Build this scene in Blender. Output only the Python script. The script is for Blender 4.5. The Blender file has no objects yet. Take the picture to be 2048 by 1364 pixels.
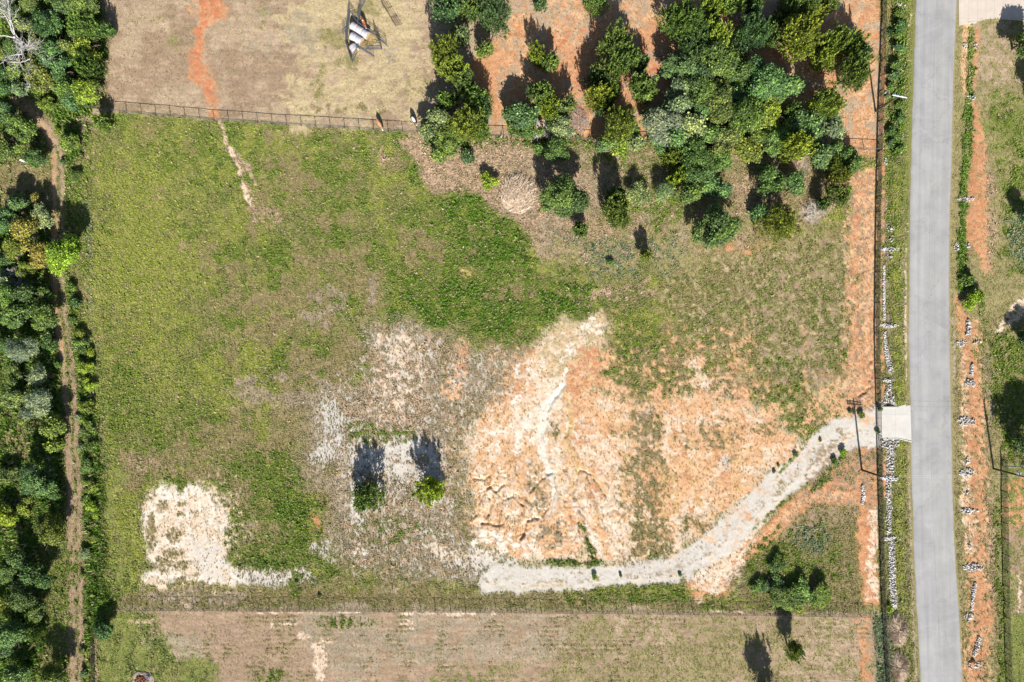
import bpy, math, random
import numpy as np
from mathutils import Vector, Matrix

# ------------------------------------------------------------------ camera, sky, sun, exposure
SC = bpy.context.scene
S = 0.09                      # metres on the ground per photo pixel
W_M = 2048 * S
H = W_M * 24.0 / 36.0         # flying height of the camera
cam_d = bpy.data.cameras.new("camera"); cam = bpy.data.objects.new("camera", cam_d)
SC.collection.objects.link(cam); SC.camera = cam
cam_d.sensor_width = 36; cam_d.lens = 24; cam_d.clip_start = 0.5; cam_d.clip_end = 5000
cam.location = (0, 0, H); cam.rotation_euler = (0, 0, 0)
SUN_EL = math.radians(34.4); SX, SY = -0.14, 0.99       # shadows fall this way on the ground
world = bpy.data.worlds.new("World"); SC.world = world; world.use_nodes = True
wn = world.node_tree.nodes; wn.clear()
sky = wn.new("ShaderNodeTexSky"); sky.sky_type = 'NISHITA'; sky.sun_disc = False
sky.sun_elevation = SUN_EL; sky.sun_rotation = math.radians(172)
bg = wn.new("ShaderNodeBackground"); bg.inputs[1].default_value = 0.055
wo = wn.new("ShaderNodeOutputWorld")
world.node_tree.links.new(sky.outputs[0], bg.inputs[0]); world.node_tree.links.new(bg.outputs[0], wo.inputs[0])
sun_d = bpy.data.lights.new("sun", 'SUN'); sun_d.energy = 4.9; sun_d.angle = math.radians(0.5); sun_d.color = (1.0, 0.955, 0.895)
sun = bpy.data.objects.new("sun", sun_d); SC.collection.objects.link(sun)
sun.rotation_euler = Vector((SX * math.cos(SUN_EL), SY * math.cos(SUN_EL), -math.sin(SUN_EL))).to_track_quat('-Z', 'Y').to_euler()
SC.view_settings.view_transform = 'Standard'; SC.view_settings.look = 'None'
SC.view_settings.exposure = 1.22; SC.view_settings.gamma = 1.0; SC.view_settings.use_curve_mapping = False
SC.cycles.max_bounces = 5; SC.cycles.diffuse_bounces = 3; SC.cycles.transparent_max_bounces = 4
K_ALB = 0.50                  # photo brightness to surface albedo

# ------------------------------------------------------------------ helpers
C = SC.collection
rng = np.random.default_rng(7); random.seed(7)

def lin(c):
    c = np.asarray(c, float) / 255.0
    return np.where(c <= 0.04045, c / 12.92, ((c + 0.055) / 1.055) ** 2.4)

def alb(c, k=K_ALB): return lin(c) * k

def W(px, py, z=0.0):
    """photo pixel -> world x,y of a point standing at height z"""
    f = (H - z) / H
    return ((px - 1024) * S * f, (682 - py) * S * f)

_tab = np.random.default_rng(99).random((16, 256, 256)).astype(np.float32)
def vn(x, y, sc, seed=0):
    t = _tab[seed % 16]; o = seed * 37.7
    x = x / sc + o; y = y / sc + o * 1.7
    xi = np.floor(x).astype(np.int32); yi = np.floor(y).astype(np.int32)
    fx = (x - xi).astype(np.float32); fy = (y - yi).astype(np.float32)
    fx = fx * fx * (3 - 2 * fx); fy = fy * fy * (3 - 2 * fy)
    x0 = xi & 255; x1 = (xi + 1) & 255; y0 = yi & 255; y1 = (yi + 1) & 255
    return (t[x0, y0] * (1 - fx) + t[x1, y0] * fx) * (1 - fy) + (t[x0, y1] * (1 - fx) + t[x1, y1] * fx) * fy
def fbm(x, y, sc, seed=0, oct=3, gain=0.55):
    a = 1.0; s = 0; w = 0
    for k in range(oct):
        s = s + a * vn(x, y, sc / 2 ** k, seed + k); w += a; a *= gain
    return s / w
def eq(n, g=2.3): return np.clip((n - 0.5) * g + 0.5, 0, 1)
def sstep(x): x = np.clip(x, 0, 1); return x * x * (3 - 2 * x)

def new_mesh(name, V, F=None, quads=None, mat=None, smooth=False, attrs=None, parent=None, loc=None, link=True):
    """V (N,3); F list of faces or quads/tris as an (M,k) array"""
    me = bpy.data.meshes.new(name)
    V = np.asarray(V, np.float32)
    if quads is not None:
        Q = np.asarray(quads, np.int32); n, k = Q.shape
        me.vertices.add(len(V)); me.vertices.foreach_set('co', V.ravel())
        me.loops.add(n * k); me.loops.foreach_set('vertex_index', Q.ravel())
        me.polygons.add(n); me.polygons.foreach_set('loop_start', np.arange(0, n * k, k, dtype=np.int32))
        me.polygons.foreach_set('loop_total', np.full(n, k, np.int32))
    else:
        me.from_pydata(V.tolist(), [], F)
    if attrs:
        for an, arr in attrs.items():
            arr = np.asarray(arr, np.float32)
            if arr.ndim == 2:
                a = me.color_attributes.new(an, 'FLOAT_COLOR', 'POINT')
                if arr.shape[1] == 3: arr = np.hstack([arr, np.ones((len(arr), 1), np.float32)])
                a.data.foreach_set('color', arr.ravel())
            else:
                a = me.attributes.new(an, 'FLOAT', 'POINT'); a.data.foreach_set('value', arr)
    me.update(calc_edges=True)
    if smooth: me.polygons.foreach_set('use_smooth', np.ones(len(me.polygons), bool))
    if mat: me.materials.append(mat)
    o = bpy.data.objects.new(name, me)
    if link: C.objects.link(o)
    if parent: o.parent = parent
    if loc is not None: o.location = loc
    return o

def tag(o, label, cat, group=None, kind=None):
    o['label'] = label
    if cat: o['category'] = cat
    if group: o['group'] = group
    if kind: o['kind'] = kind
    return o
def structure(o, label=None):
    o['kind'] = 'structure'
    if label: o['label'] = label
    return o
def thing(name, label, cat, loc=(0, 0, 0), rz=0, group=None):
    o = bpy.data.objects.new(name, None); C.objects.link(o); o.empty_display_size = 0.3
    o.location = loc; o.rotation_euler = (0, 0, rz)
    return tag(o, label, cat, group)
def copy_tree(o, parent=None):
    c = o.copy(); C.objects.link(c)
    if parent: c.parent = parent
    for ch in list(o.children): copy_tree(ch, c)
    return c

class MB:
    """collects boxes, tubes and quads into one mesh"""
    def __init__(s): s.V = []; s.F = []; s.n = 0
    def add(s, V, F):
        s.V.append(np.asarray(V, float).reshape(-1, 3)); s.F += [tuple(i + s.n for i in f) for f in F]; s.n += len(s.V[-1])
    def box(s, c, h, rz=0, bev=0.0):
        c = np.array(c, float); hx, hy, hz = h
        P = np.array([(x, y, z) for z in (-1, 1) for x, y in ((-1, -1), (1, -1), (1, 1), (-1, 1))], float) * (hx, hy, hz)
        cs, sn = math.cos(rz), math.sin(rz)
        P = np.c_[P[:, 0] * cs - P[:, 1] * sn, P[:, 0] * sn + P[:, 1] * cs, P[:, 2]] + c
        s.add(P, [(3, 2, 1, 0), (4, 5, 6, 7), (0, 1, 5, 4), (1, 2, 6, 5), (2, 3, 7, 6), (3, 0, 4, 7)])
    def tube(s, pts, rad, n=6, cap=True):
        pts = [Vector(p) for p in pts]; m = len(pts)
        if not hasattr(rad, '__len__'): rad = [rad] * m
        V = []
        for i, p in enumerate(pts):
            d = (pts[min(i + 1, m - 1)] - pts[max(i - 1, 0)])
            d = d.normalized() if d.length > 1e-9 else Vector((0, 0, 1))
            a = d.orthogonal() if abs(d.z) > 0.95 else d.cross(Vector((0, 0, 1)))
            a.normalize(); b = d.cross(a)
            for k in range(n):
                t = 2 * math.pi * (k + 0.5) / n
                V.append(p + (a * math.cos(t) + b * math.sin(t)) * rad[i])
        F = []
        for i in range(m - 1):
            for k in range(n):
                k2 = (k + 1) % n
                F.append((i * n + k, i * n + k2, (i + 1) * n + k2, (i + 1) * n + k))
        if cap: F.append(tuple(range(n))[::-1]); F.append(tuple((m - 1) * n + k for k in range(n)))
        s.add([tuple(v) for v in V], F)
    def build(s, name, mat, parent=None, smooth=False, loc=None):
        return new_mesh(name, np.vstack(s.V), F=s.F, mat=mat, smooth=smooth, parent=parent, loc=loc)

# ------------------------------------------------------------------ materials
def mat_new(name):
    m = bpy.data.materials.new(name); m.use_nodes = True
    nt = m.node_tree; nt.nodes.clear()
    out = nt.nodes.new('ShaderNodeOutputMaterial'); p = nt.nodes.new('ShaderNodeBsdfPrincipled')
    nt.links.new(p.outputs[0], out.inputs[0]); return m, nt, p, out
def N(nt, t, **kw):
    n = nt.nodes.new(t)
    for k, v in kw.items(): setattr(n, k, v)
    return n
def noise(nt, scale, detail=3, rough=0.6, dist=0.0, vec=None):
    n = N(nt, 'ShaderNodeTexNoise'); n.inputs['Scale'].default_value = scale; n.inputs['Detail'].default_value = detail
    n.inputs['Roughness'].default_value = rough; n.inputs['Distortion'].default_value = dist
    if vec is None:
        g = N(nt, 'ShaderNodeTexCoord'); vec = g.outputs['Object']
    nt.links.new(vec, n.inputs['Vector']); return n
def ramp(nt, src, pts):
    r = N(nt, 'ShaderNodeValToRGB'); e = r.color_ramp.elements
    while len(e) < len(pts): e.new(0.5)
    for k, (p, c) in enumerate(pts):
        e[k].position = p; e[k].color = (*c, 1) if len(c) == 3 else c
    nt.links.new(src, r.inputs[0]); return r
def mix(nt, a, b, f, mode='MIX'):
    m = N(nt, 'ShaderNodeMix', data_type='RGBA', blend_type=mode)
    for s, v in ((m.inputs[6], a), (m.inputs[7], b), (m.inputs[0], f)):
        if isinstance(v, (int, float)): s.default_value = v
        elif isinstance(v, (tuple, list, np.ndarray)): s.default_value = (*[float(q) for q in v[:3]], 1)
        else: nt.links.new(v, s)
    return m.outputs[2]
def simple(name, col, rough=0.7, metal=0.0, var=0.25, scale=6.0, bump=0.0):
    m, nt, p, out = mat_new(name)
    n = noise(nt, scale, 4)
    a = np.asarray(col, float)
    r = ramp(nt, n.outputs[0], [(0.3, tuple(a * (1 - var))), (0.7, tuple(np.minimum(a * (1 + var), 1)))])
    nt.links.new(r.outputs[0], p.inputs['Base Color'])
    p.inputs['Roughness'].default_value = rough; p.inputs['Metallic'].default_value = metal
    if bump:
        b = N(nt, 'ShaderNodeBump'); b.inputs['Strength'].default_value = bump; b.inputs['Distance'].default_value = 0.05
        nt.links.new(n.outputs[0], b.inputs['Height']); nt.links.new(b.outputs[0], p.inputs['Normal'])
    return m

def ground_material():
    m, nt, p, out = mat_new('earth')
    a = N(nt, 'ShaderNodeAttribute', attribute_name='Col')
    n1 = noise(nt, 2.2, 4, 0.75); n2 = noise(nt, 9.0, 2, 0.7)
    r1 = ramp(nt, n1.outputs[0], [(0.32, (0.72, 0.70, 0.68)), (0.5, (1, 1, 1)), (0.68, (1.22, 1.20, 1.16))])
    r2 = ramp(nt, n2.outputs[0], [(0.35, (0.86, 0.86, 0.86)), (0.65, (1.12, 1.12, 1.12))])
    q = N(nt, 'ShaderNodeAttribute', attribute_name='Rough')
    c = mix(nt, a.outputs['Color'], mix(nt, a.outputs['Color'], r1.outputs[0], 1.0, 'MULTIPLY'), q.outputs['Fac'])
    c = mix(nt, c, r2.outputs[0], 1.0, 'MULTIPLY')
    nt.links.new(c, p.inputs['Base Color']); p.inputs['Roughness'].default_value = 1.0
    p.inputs['Specular IOR Level'].default_value = 0.1
    b = N(nt, 'ShaderNodeBump'); b.inputs['Strength'].default_value = 0.7; b.inputs['Distance'].default_value = 0.06
    nt.links.new(n1.outputs[0], b.inputs['Height']); nt.links.new(b.outputs[0], p.inputs['Normal'])
    return m

def grass_material():
    m, nt, p, out = mat_new('grass_blades')
    a = N(nt, 'ShaderNodeAttribute', attribute_name='Col')
    nt.links.new(a.outputs['Color'], p.inputs['Base Color']); p.inputs['Roughness'].default_value = 0.75
    p.inputs['Specular IOR Level'].default_value = 0.2
    t = N(nt, 'ShaderNodeBsdfTranslucent'); nt.links.new(a.outputs['Color'], t.inputs['Color'])
    x = N(nt, 'ShaderNodeMixShader'); x.inputs[0].default_value = 0.3
    nt.links.new(p.outputs[0], x.inputs[1]); nt.links.new(t.outputs[0], x.inputs[2]); nt.links.new(x.outputs[0], out.inputs[0])
    return m

def leaf_material():
    m, nt, p, out = mat_new('foliage')
    oi = N(nt, 'ShaderNodeObjectInfo')
    a = N(nt, 'ShaderNodeAttribute', attribute_name='tint')
    r = ramp(nt, a.outputs['Fac'], [(0.0, (0.45, 0.50, 0.55)), (0.45, (0.9, 0.92, 0.9)), (0.75, (1.9, 1.75, 1.3)), (1.0, (3.0, 2.6, 1.8))])  # bright end of the ramp paints highlights into the leaf colour
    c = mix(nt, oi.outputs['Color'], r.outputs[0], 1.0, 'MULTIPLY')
    nt.links.new(c, p.inputs['Base Color']); p.inputs['Roughness'].default_value = 0.6
    p.inputs['Specular IOR Level'].default_value = 0.3
    t = N(nt, 'ShaderNodeBsdfTranslucent'); nt.links.new(c, t.inputs['Color'])
    x = N(nt, 'ShaderNodeMixShader'); x.inputs[0].default_value = 0.22
    nt.links.new(p.outputs[0], x.inputs[1]); nt.links.new(t.outputs[0], x.inputs[2]); nt.links.new(x.outputs[0], out.inputs[0])
    return m

def road_material():
    m, nt, p, out = mat_new('asphalt')
    tc = N(nt, 'ShaderNodeTexCoord')
    at = N(nt, 'ShaderNodeAttribute', attribute_name='across')    # 0..1 across the carriageway
    n1 = noise(nt, 0.35, 4, 0.55); n2 = noise(nt, 14, 3, 0.8)
    mp = N(nt, 'ShaderNodeMapping'); mp.inputs['Scale'].default_value = (3.0, 0.05, 1)
    nt.links.new(tc.outputs['Object'], mp.inputs[0]); n3 = noise(nt, 1.0, 3, 0.6, vec=mp.outputs[0])
    base = alb((192, 191, 190), 0.47)
    c = ramp(nt, n1.outputs[0], [(0.3, tuple(base * 0.90)), (0.7, tuple(base * 1.07))]).outputs[0]
    c = mix(nt, c, ramp(nt, n3.outputs[0], [(0.3, (0.93, 0.93, 0.94)), (0.7, (1.05, 1.05, 1.04))]).outputs[0], 1.0, 'MULTIPLY')
    c = mix(nt, c, ramp(nt, n2.outputs[0], [(0.35, (0.88, 0.88, 0.88)), (0.65, (1.1, 1.1, 1.1))]).outputs[0], 1.0, 'MULTIPLY')
    n4 = noise(nt, 0.12, 6, 0.75, 0.8)
    c = mix(nt, c, ramp(nt, n4.outputs[0], [(0.40, (0.90, 0.90, 0.90)), (0.5, (1, 1, 1)), (0.62, (1.04, 1.03, 1.01))]).outputs[0], 1.0, 'MULTIPLY')
    vo = N(nt, 'ShaderNodeTexVoronoi', feature='DISTANCE_TO_EDGE'); vo.inputs['Scale'].default_value = .11
    wv = noise(nt, .8, 3, .6); vm = N(nt, 'ShaderNodeVectorMath', operation='MULTIPLY_ADD'); vm.inputs[1].default_value = (3, 3, 0)
    nt.links.new(wv.outputs['Color'], vm.inputs[0]); nt.links.new(tc.outputs['Object'], vm.inputs[2]); nt.links.new(vm.outputs[0], vo.inputs['Vector'])
    c = mix(nt, c, ramp(nt, vo.outputs[0], [(0.0, (.84, .84, .85)), (0.012, (1, 1, 1))]).outputs[0], 1.0, 'MULTIPLY')
    # wheel paths and the middle joint
    w = ramp(nt, at.outputs['Fac'], [(0.0, (.90, .90, .88)), (0.05, (1, 1, 1)), (0.16, (1.03, 1.03, 1.03)), (0.22, (0.93, 0.93, 0.94)), (0.32, (1.05, 1.05, 1.05)), (0.40, (1.0, 1.0, 1.0)),
                                     (0.478, (1.02, 1.02, 1.02)), (0.487, (0.80, 0.80, 0.82)), (0.497, (0.98, 0.98, 0.96)), (0.62, (0.95, 0.95, 0.93)), (0.74, (1.0, 1.0, 0.98)), (0.82, (0.94, 0.94, 0.93)), (0.95, (0.97, .97, .95)), (1, (.88, .88, .85))])
    c = mix(nt, c, w.outputs[0], 1.0, 'MULTIPLY')
    nt.links.new(c, p.inputs['Base Color']); p.inputs['Roughness'].default_value = 0.9
    return m

def concrete_material(name, col, joints=None):
    m, nt, p, out = mat_new(name)
    n1 = noise(nt, 0.6, 5, 0.6); n2 = noise(nt, 12, 2)
    c0 = alb(col)
    c = ramp(nt, n1.outputs[0], [(0.3, tuple(c0 * 0.9)), (0.7, tuple(c0 * 1.05))]).outputs[0]
    c = mix(nt, c, ramp(nt, n2.outputs[0], [(0.3, (.93, .93, .93)), (.7, (1.05, 1.05, 1.05))]).outputs[0], 1.0, 'MULTIPLY')
    if joints:
        br = N(nt, 'ShaderNodeTexBrick'); br.offset = 0
        br.inputs['Color1'].default_value = (1, 1, 1, 1); br.inputs['Color2'].default_value = (0.97, 0.97, 0.97, 1); br.inputs['Mortar'].default_value = (.78, .76, .74, 1)
        br.inputs['Scale'].default_value = 1; br.inputs['Mortar Size'].default_value = 0.03
        br.inputs['Brick Width'].default_value = joints; br.inputs['Row Height'].default_value = joints * 2.2
        tc = N(nt, 'ShaderNodeTexCoord'); nt.links.new(tc.outputs['Object'], br.inputs['Vector'])
        c = mix(nt, c, br.outputs[0], 1.0, 'MULTIPLY')
    n3 = noise(nt, 0.9, 5, 0.7, 1.5)
    c = mix(nt, c, tuple(alb((222, 186, 150))), ramp(nt, n3.outputs[0], [(0.52, (0, 0, 0)), (0.75, (.55, .55, .55))]).outputs[0])
    nt.links.new(c, p.inputs['Base Color']); p.inputs['Roughness'].default_value = 0.9
    return m

M_GROUND = ground_material(); M_GRASS = grass_material(); M_LEAF = leaf_material(); M_ROAD = road_material()
M_APRON = concrete_material('weathered_concrete', (234, 230, 222), 3.0); M_DRIVE = concrete_material('driveway_concrete', (236, 222, 206), 1.55)
M_BARK = simple('bark', (0.11, 0.08, 0.06), 0.9, var=0.4, bump=0.5)
M_DEAD = simple('bleached_wood', (0.42, 0.39, 0.38), 0.8, var=0.25)
M_BRUSH = simple('grey_brown_twigs', (0.26, 0.20, 0.17), 0.9, var=0.3)
M_STRAW = simple('dry_stems', alb((228, 204, 176), .62), 0.9, var=0.35, scale=2)
M_STONE = simple('white_stone', (0.38, 0.365, 0.35), 0.85, var=0.45, scale=3)
M_BOULDER = simple('orange_clay', alb((205, 150, 105)), 0.95, var=0.2, bump=0.5)
M_PIPE = simple('brown_painted_pipe', (0.045, 0.028, 0.02), 0.6, var=0.3)
M_PIPE_BLACK = simple('black_painted_pipe', (0.018, 0.017, 0.017), 0.5, var=0.3)
M_PANEL = simple('weathered_panel_steel', (0.055, 0.065, 0.08), 0.6, var=0.2)
M_GALV = simple('galvanised_steel', (0.13, 0.17, 0.22), 0.5, 0.3, var=0.2)
M_POLE = simple('creosoted_wood', (0.045, 0.028, 0.018), 0.85, var=0.4, scale=4, bump=0.3)
M_ARM = simple('pale_crossarm', (0.62, 0.62, 0.66), 0.5, var=0.1)
M_WIRE = simple('aluminium_wire', (0.5, 0.5, 0.5), 0.4, 0.3, var=0.1)
M_WRAP = simple('net_wrap', (0.33, 0.315, 0.33), 0.55, var=0.12, scale=9, bump=0.4)
M_HAY = simple('hay', alb((222, 196, 138)), 0.95, var=0.3, scale=9, bump=0.8)
M_COW1 = simple('rust_red_hide', (0.30, 0.085, 0.025), 0.6, var=0.2)
M_COW2 = simple('tan_hide', (0.42, 0.21, 0.10), 0.6, var=0.2)
M_WHITEHIDE = simple('white_hair', (0.6, 0.58, 0.55), 0.7, var=0.05)
M_RUST = simple('rusty_debris', (0.24, 0.09, 0.05), 0.9, var=0.5, scale=4)
M_ASH = simple('ash', alb((185, 165, 150)), 1.0, var=0.2, scale=5, bump=0.5)
M_WHITEMETAL = simple('white_sheet', (0.6, 0.62, 0.62), 0.5, var=0.1)

# ------------------------------------------------------------------ the ground, painted as patches of soil and vegetation
def geo(a, n, r, d0):
    out = []; d = d0; x = a
    for _ in range(n): x += d; out.append(x); d *= r
    return np.array(out)
GP = 2.0
fx = np.arange(-70, 2118.1, GP); fy = np.arange(-70, 1434.1, GP)
gx = geo(0, 34, 1.16, 6.0)
xs = np.r_[(fx[0] - gx)[::-1], fx, fx[-1] + gx]; ys = np.r_[(fy[0] - gx)[::-1], fy, fy[-1] + gx]
X, Y = np.meshgrid(xs, ys)                                  # photo pixels; rows go down the photo
NY, NX = X.shape
# name: soil A, soil B, plant colour A, plant colour B, plant density, plant height (m), roughness of relief
CL = {
 'dry': ((212,188,162),(196,172,144),(216,194,166),(176,156,122),.40,.07,.3),
 'straw':  ((224,204,166),(208,188,150),(226,206,164),(190,172,126),.45,.08,.3),
 'drybrown': ((192,166,142),(178,152,126),(190,168,140),(154,134,104),.4,.07,.3),
 'drygreen': ((174,164,116),(178,162,124),(158,160,96),(168,158,106),.55,.10,.3),
 'orange': ((234,180,138),(218,152,108),(234,188,146),(190,140,98),.28,.06,.45),
 'redorange': ((214,134,94),(226,158,118),(224,156,116),(190,120,86),.05,.05,.5),
 'peach': ((248,208,166),(238,184,138),(208,168,120),(160,136,92),.20,.10,.5),
 'pale': ((252,234,212),(246,218,188),(218,190,154),(150,132,96),.12,.10,.5),
 'cream': ((255,249,238),(253,241,222),(200,180,146),(160,145,110),.04,.08,.3),
 'white': ((240,235,226),(226,219,208),(150,142,116),(110,112,84),.018,.09,.12),
 'whitish':((232,226,218),(214,204,192),(170,160,130),(124,124,86),.32,.15,.35),
 'ochre':  ((236,204,146),(226,186,128),(206,178,112),(176,150,92),.15,.1,.4),
 'olive': ((160,152,106),(144,142,88),(162,164,98),(134,146,74),1.0,.17,.6),
 'yelgreen': ((170,168,98),(156,158,82),(180,184,88),(152,166,70),1.0,.15,.6),
 'green': ((132,142,72),(142,144,78),(144,164,70),(118,146,54),1.1,.20,.9),
 'lush': ((110,130,56),(122,132,62),(126,160,58),(98,136,44),1.2,.28,1.0),
 'brush': ((86,102,46),(108,112,58),(134,164,70),(94,128,48),1.2,.45,1.1),
 'brown': ((174,154,118),(158,144,102),(180,164,120),(146,144,86),.8,.13,.5),
 'greybrown':((192,174,150),(170,154,130),(194,176,150),(144,134,102),.65,.12,.5),
 'thatch': ((216,186,160),(200,168,142),(222,196,168),(172,152,120),.7,.18,.7),
 'mown': ((200,172,148),(184,158,132),(200,176,148),(162,144,112),.45,.05,.25),
 'mowngrey':((198,182,160),(184,168,144),(200,184,158),(162,148,118),.5,.06,.25),
 'lawn':   ((146,154,84),(156,156,90),(160,170,92),(136,152,74),.9,.08,.25),
 'bluegreen':((160,158,130),(142,146,114),(156,172,138),(128,148,112),.9,.24,.7),
 'dusk':   ((158,146,102),(164,148,112),(150,148,92),(170,152,108),.8,.13,.5),
}
G_SOIL = np.array([0.97, 0.96, 0.94]); G_PL = np.array([1.20, 1.25, 1.12])
CLA = {k: np.concatenate([alb(v[0]) * G_SOIL, alb(v[1]) * G_SOIL, alb(v[2], .66) * G_PL, alb(v[3], .66) * G_PL, [v[4], v[5], v[6]]]) for k, v in CL.items()}
P = np.empty((NY, NX, 15), np.float32); P[:] = CLA['olive']
WX = (fbm(X, Y, 60, 1, 3) - .5) * 2; WY = (fbm(X, Y, 60, 5, 3) - .5) * 2
HX = (fbm(X, Y, 11, 8, 2) - .5) * 2; HY = (fbm(X, Y, 11, 10, 2) - .5) * 2
GR_N = {}
def brk(sc):
    if sc not in GR_N:
        GR_N[sc] = eq(fbm(X, Y, sc * 1.3, int(sc) % 13 + 2, 4, .72), 2.9)
    return GR_N[sc]
def apply(m, sl, cls, op, br):
    if br:
        n = brk(br)[sl]; m = sstep((m * op - n) * 1.7 + 0.5) * np.clip(m * 4, 0, 1)
    else: m = m * op
    m = m[..., None].astype(np.float32)
    P[sl] = P[sl] * (1 - m) + CLA[cls].astype(np.float32) * m
def window(x0, y0, x1, y1):
    i0, i1 = np.searchsorted(xs, [x0, x1]); j0, j1 = np.searchsorted(ys, [y0, y1])
    return (slice(max(j0 - 1, 0), j1 + 1), slice(max(i0 - 1, 0), i1 + 1))
def warped(sl, wa, ha):
    return X[sl] + WX[sl] * wa + HX[sl] * ha, Y[sl] + WY[sl] * wa + HY[sl] * ha
def segd(px, py, a, b):
    ax, ay = a; bx, by = b; dx, dy = bx - ax, by - ay
    t = np.clip(((px - ax) * dx + (py - ay) * dy) / (dx * dx + dy * dy + 1e-9), 0, 1)
    return np.hypot(px - ax - t * dx, py - ay - t * dy), t
def poly(cls, pts, soft=8, op=1.0, br=0, w=1.0, ret=False):
    pad = soft + 26; xx = [p[0] for p in pts]; yy = [p[1] for p in pts]
    sl = window(min(xx) - pad, min(yy) - pad, max(xx) + pad, max(yy) + pad)
    px, py = warped(sl, soft * 1.2 * w, min(soft, 7) * w)
    ins = np.zeros(px.shape, bool); d = np.full(px.shape, 1e9)
    for k in range(len(pts)):
        a, b = pts[k], pts[(k + 1) % len(pts)]
        d = np.minimum(d, segd(px, py, a, b)[0])
        if a[1] != b[1]:
            ins ^= ((a[1] > py) != (b[1] > py)) & (px < (b[0] - a[0]) * (py - a[1]) / (b[1] - a[1]) + a[0])
    sd = np.where(ins, -d, d); m = sstep(0.5 - sd / (2 * soft))
    if ret: return sl, m
    apply(m, sl, cls, op, br)
def ell(cls, x, y, rx, ry=None, soft=None, op=1.0, br=0, ang=0):
    ry = ry or rx; soft = soft or 0.4 * min(rx, ry); R = max(rx, ry) + soft + 20
    sl = window(x - R, y - R, x + R, y + R); px, py = warped(sl, soft, min(soft * .7, 6))
    a = math.radians(ang); dx = px - x; dy = py - y
    u = dx * math.cos(a) + dy * math.sin(a); v = -dx * math.sin(a) + dy * math.cos(a)
    sd = (np.sqrt((u / rx) ** 2 + (v / ry) ** 2) - 1) * min(rx, ry)
    apply(sstep(0.5 - sd / (2 * soft)), sl, cls, op, br)
def line(cls, pts, wd, soft=4, op=1.0, br=0, w=1.0, ret=False):
    """pts with optional per-point width as third item"""
    p3 = [(p[0], p[1], p[2] if len(p) > 2 else wd) for p in pts]; mw = max(p[2] for p in p3); pad = mw + soft + 20
    sl = window(min(p[0] for p in p3) - pad, min(p[1] for p in p3) - pad, max(p[0] for p in p3) + pad, max(p[1] for p in p3) + pad)
    px, py = warped(sl, soft * w, min(soft, 5) * w); sd = np.full(px.shape, 1e9)
    for a, b in zip(p3[:-1], p3[1:]):
        d, t = segd(px, py, a[:2], b[:2]); sd = np.minimum(sd, d - (a[2] + (b[2] - a[2]) * t) / 2)
    m = sstep(0.5 - sd / (2 * soft))
    if ret: return sl, m
    apply(m, sl, cls, op, br)

#PAINT_BEGIN
# whole main field: mottled olive with greener and browner drifts
n_ = (slice(None), slice(None))
apply(np.ones((NY, NX)), n_, 'brown', .30, 70); apply(np.ones((NY, NX)), n_, 'green', .38, 40)
apply(np.ones((NY, NX)), n_, 'yelgreen', .34, 26)
ell('yelgreen', 290, 500, 95, 190, 40, .75, 24); ell('yelgreen', 250, 330, 80, 50, 30, .7, 24); ell('yelgreen', 420, 760, 110, 70, 40, .6, 24)
ell('green', 330, 300, 90, 30, 20, .5, 18); ell('green', 460, 330, 60, 80, 30, .45, 18); ell('green', 380, 450, 40, 30, 15, .5, 18)
ell('green', 300, 850, 120, 70, 40, .6, 26); ell('green', 220, 790, 60, 60, 30, .5, 18); ell('brown', 620, 420, 90, 100, 40, .3, 26)
ell('brown', 590, 640, 120, 100, 60, .55, 30); ell('brown', 660, 740, 120, 90, 60, .8, 30); ell('greybrown', 640, 610, 45, 35, 20, .6, 14)
ell('greybrown', 590, 790, 110, 40, 30, .7, 24); ell('brown', 520, 860, 130, 40, 30, .8, 24)
poly('brown', [(230,900),(300,905),(420,880),(560,880),(560,930),(430,960),(330,950),(250,1000),(235,960)], 14, .8, 16)
poly('thatch', [(238,905),(310,905),(310,940),(260,960),(240,940)], 16, .4, 7)
line('lawn', [(215,940),(230,1040),(240,1120),(260,1200)], 40, 14, .6, 14); line('yelgreen', [(250,1000),(265,1180)], 40, 14, .7, 14)
# green vine mat in the middle
poly('green', [(720,440),(850,388),(965,385),(1060,465),(1085,540),(1190,560),(1200,610),(1110,655),(1020,672),(930,660),(850,640),(780,625),(760,560),(700,520),(650,460)], 34, .72, 22)
poly('lush', [(880,400),(950,390),(1000,430),(1060,470),(1070,540),(1000,560),(930,520),(890,460)], 30, .6, 14)
poly('lush', [(800,570),(900,560),(1020,570),(1060,620),(1000,665),(900,640),(840,630)], 26, .6, 14)
poly('lush', [(1080,570),(1190,560),(1190,610),(1080,640)], 10, .6, 14)
ell('lush', 790, 630, 22, 14, 6, .8, 8); ell('lush', 870, 645, 25, 12, 6, .8, 8)
ell('lush', 830, 350, 14, 30, 8, .7, 8); ell('lush', 800, 285, 20, 14, 6, .6, 8)
ell('lush', 655, 290, 6, 4, 2, .8)
ell('brown', 830, 500, 60, 40, 20, .5, 16); ell('brown', 710, 530, 50, 40, 20, .6, 16); ell('greybrown', 742, 575, 8, 30, 6, .8, 8)
ell('ochre', 930, 545, 14, 8, 5, .5, 8); ell('brown', 1010, 590, 50, 14, 10, .5, 12)
line('drybrown', [(818,470),(824,510)], 3, 2, .8)
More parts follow.
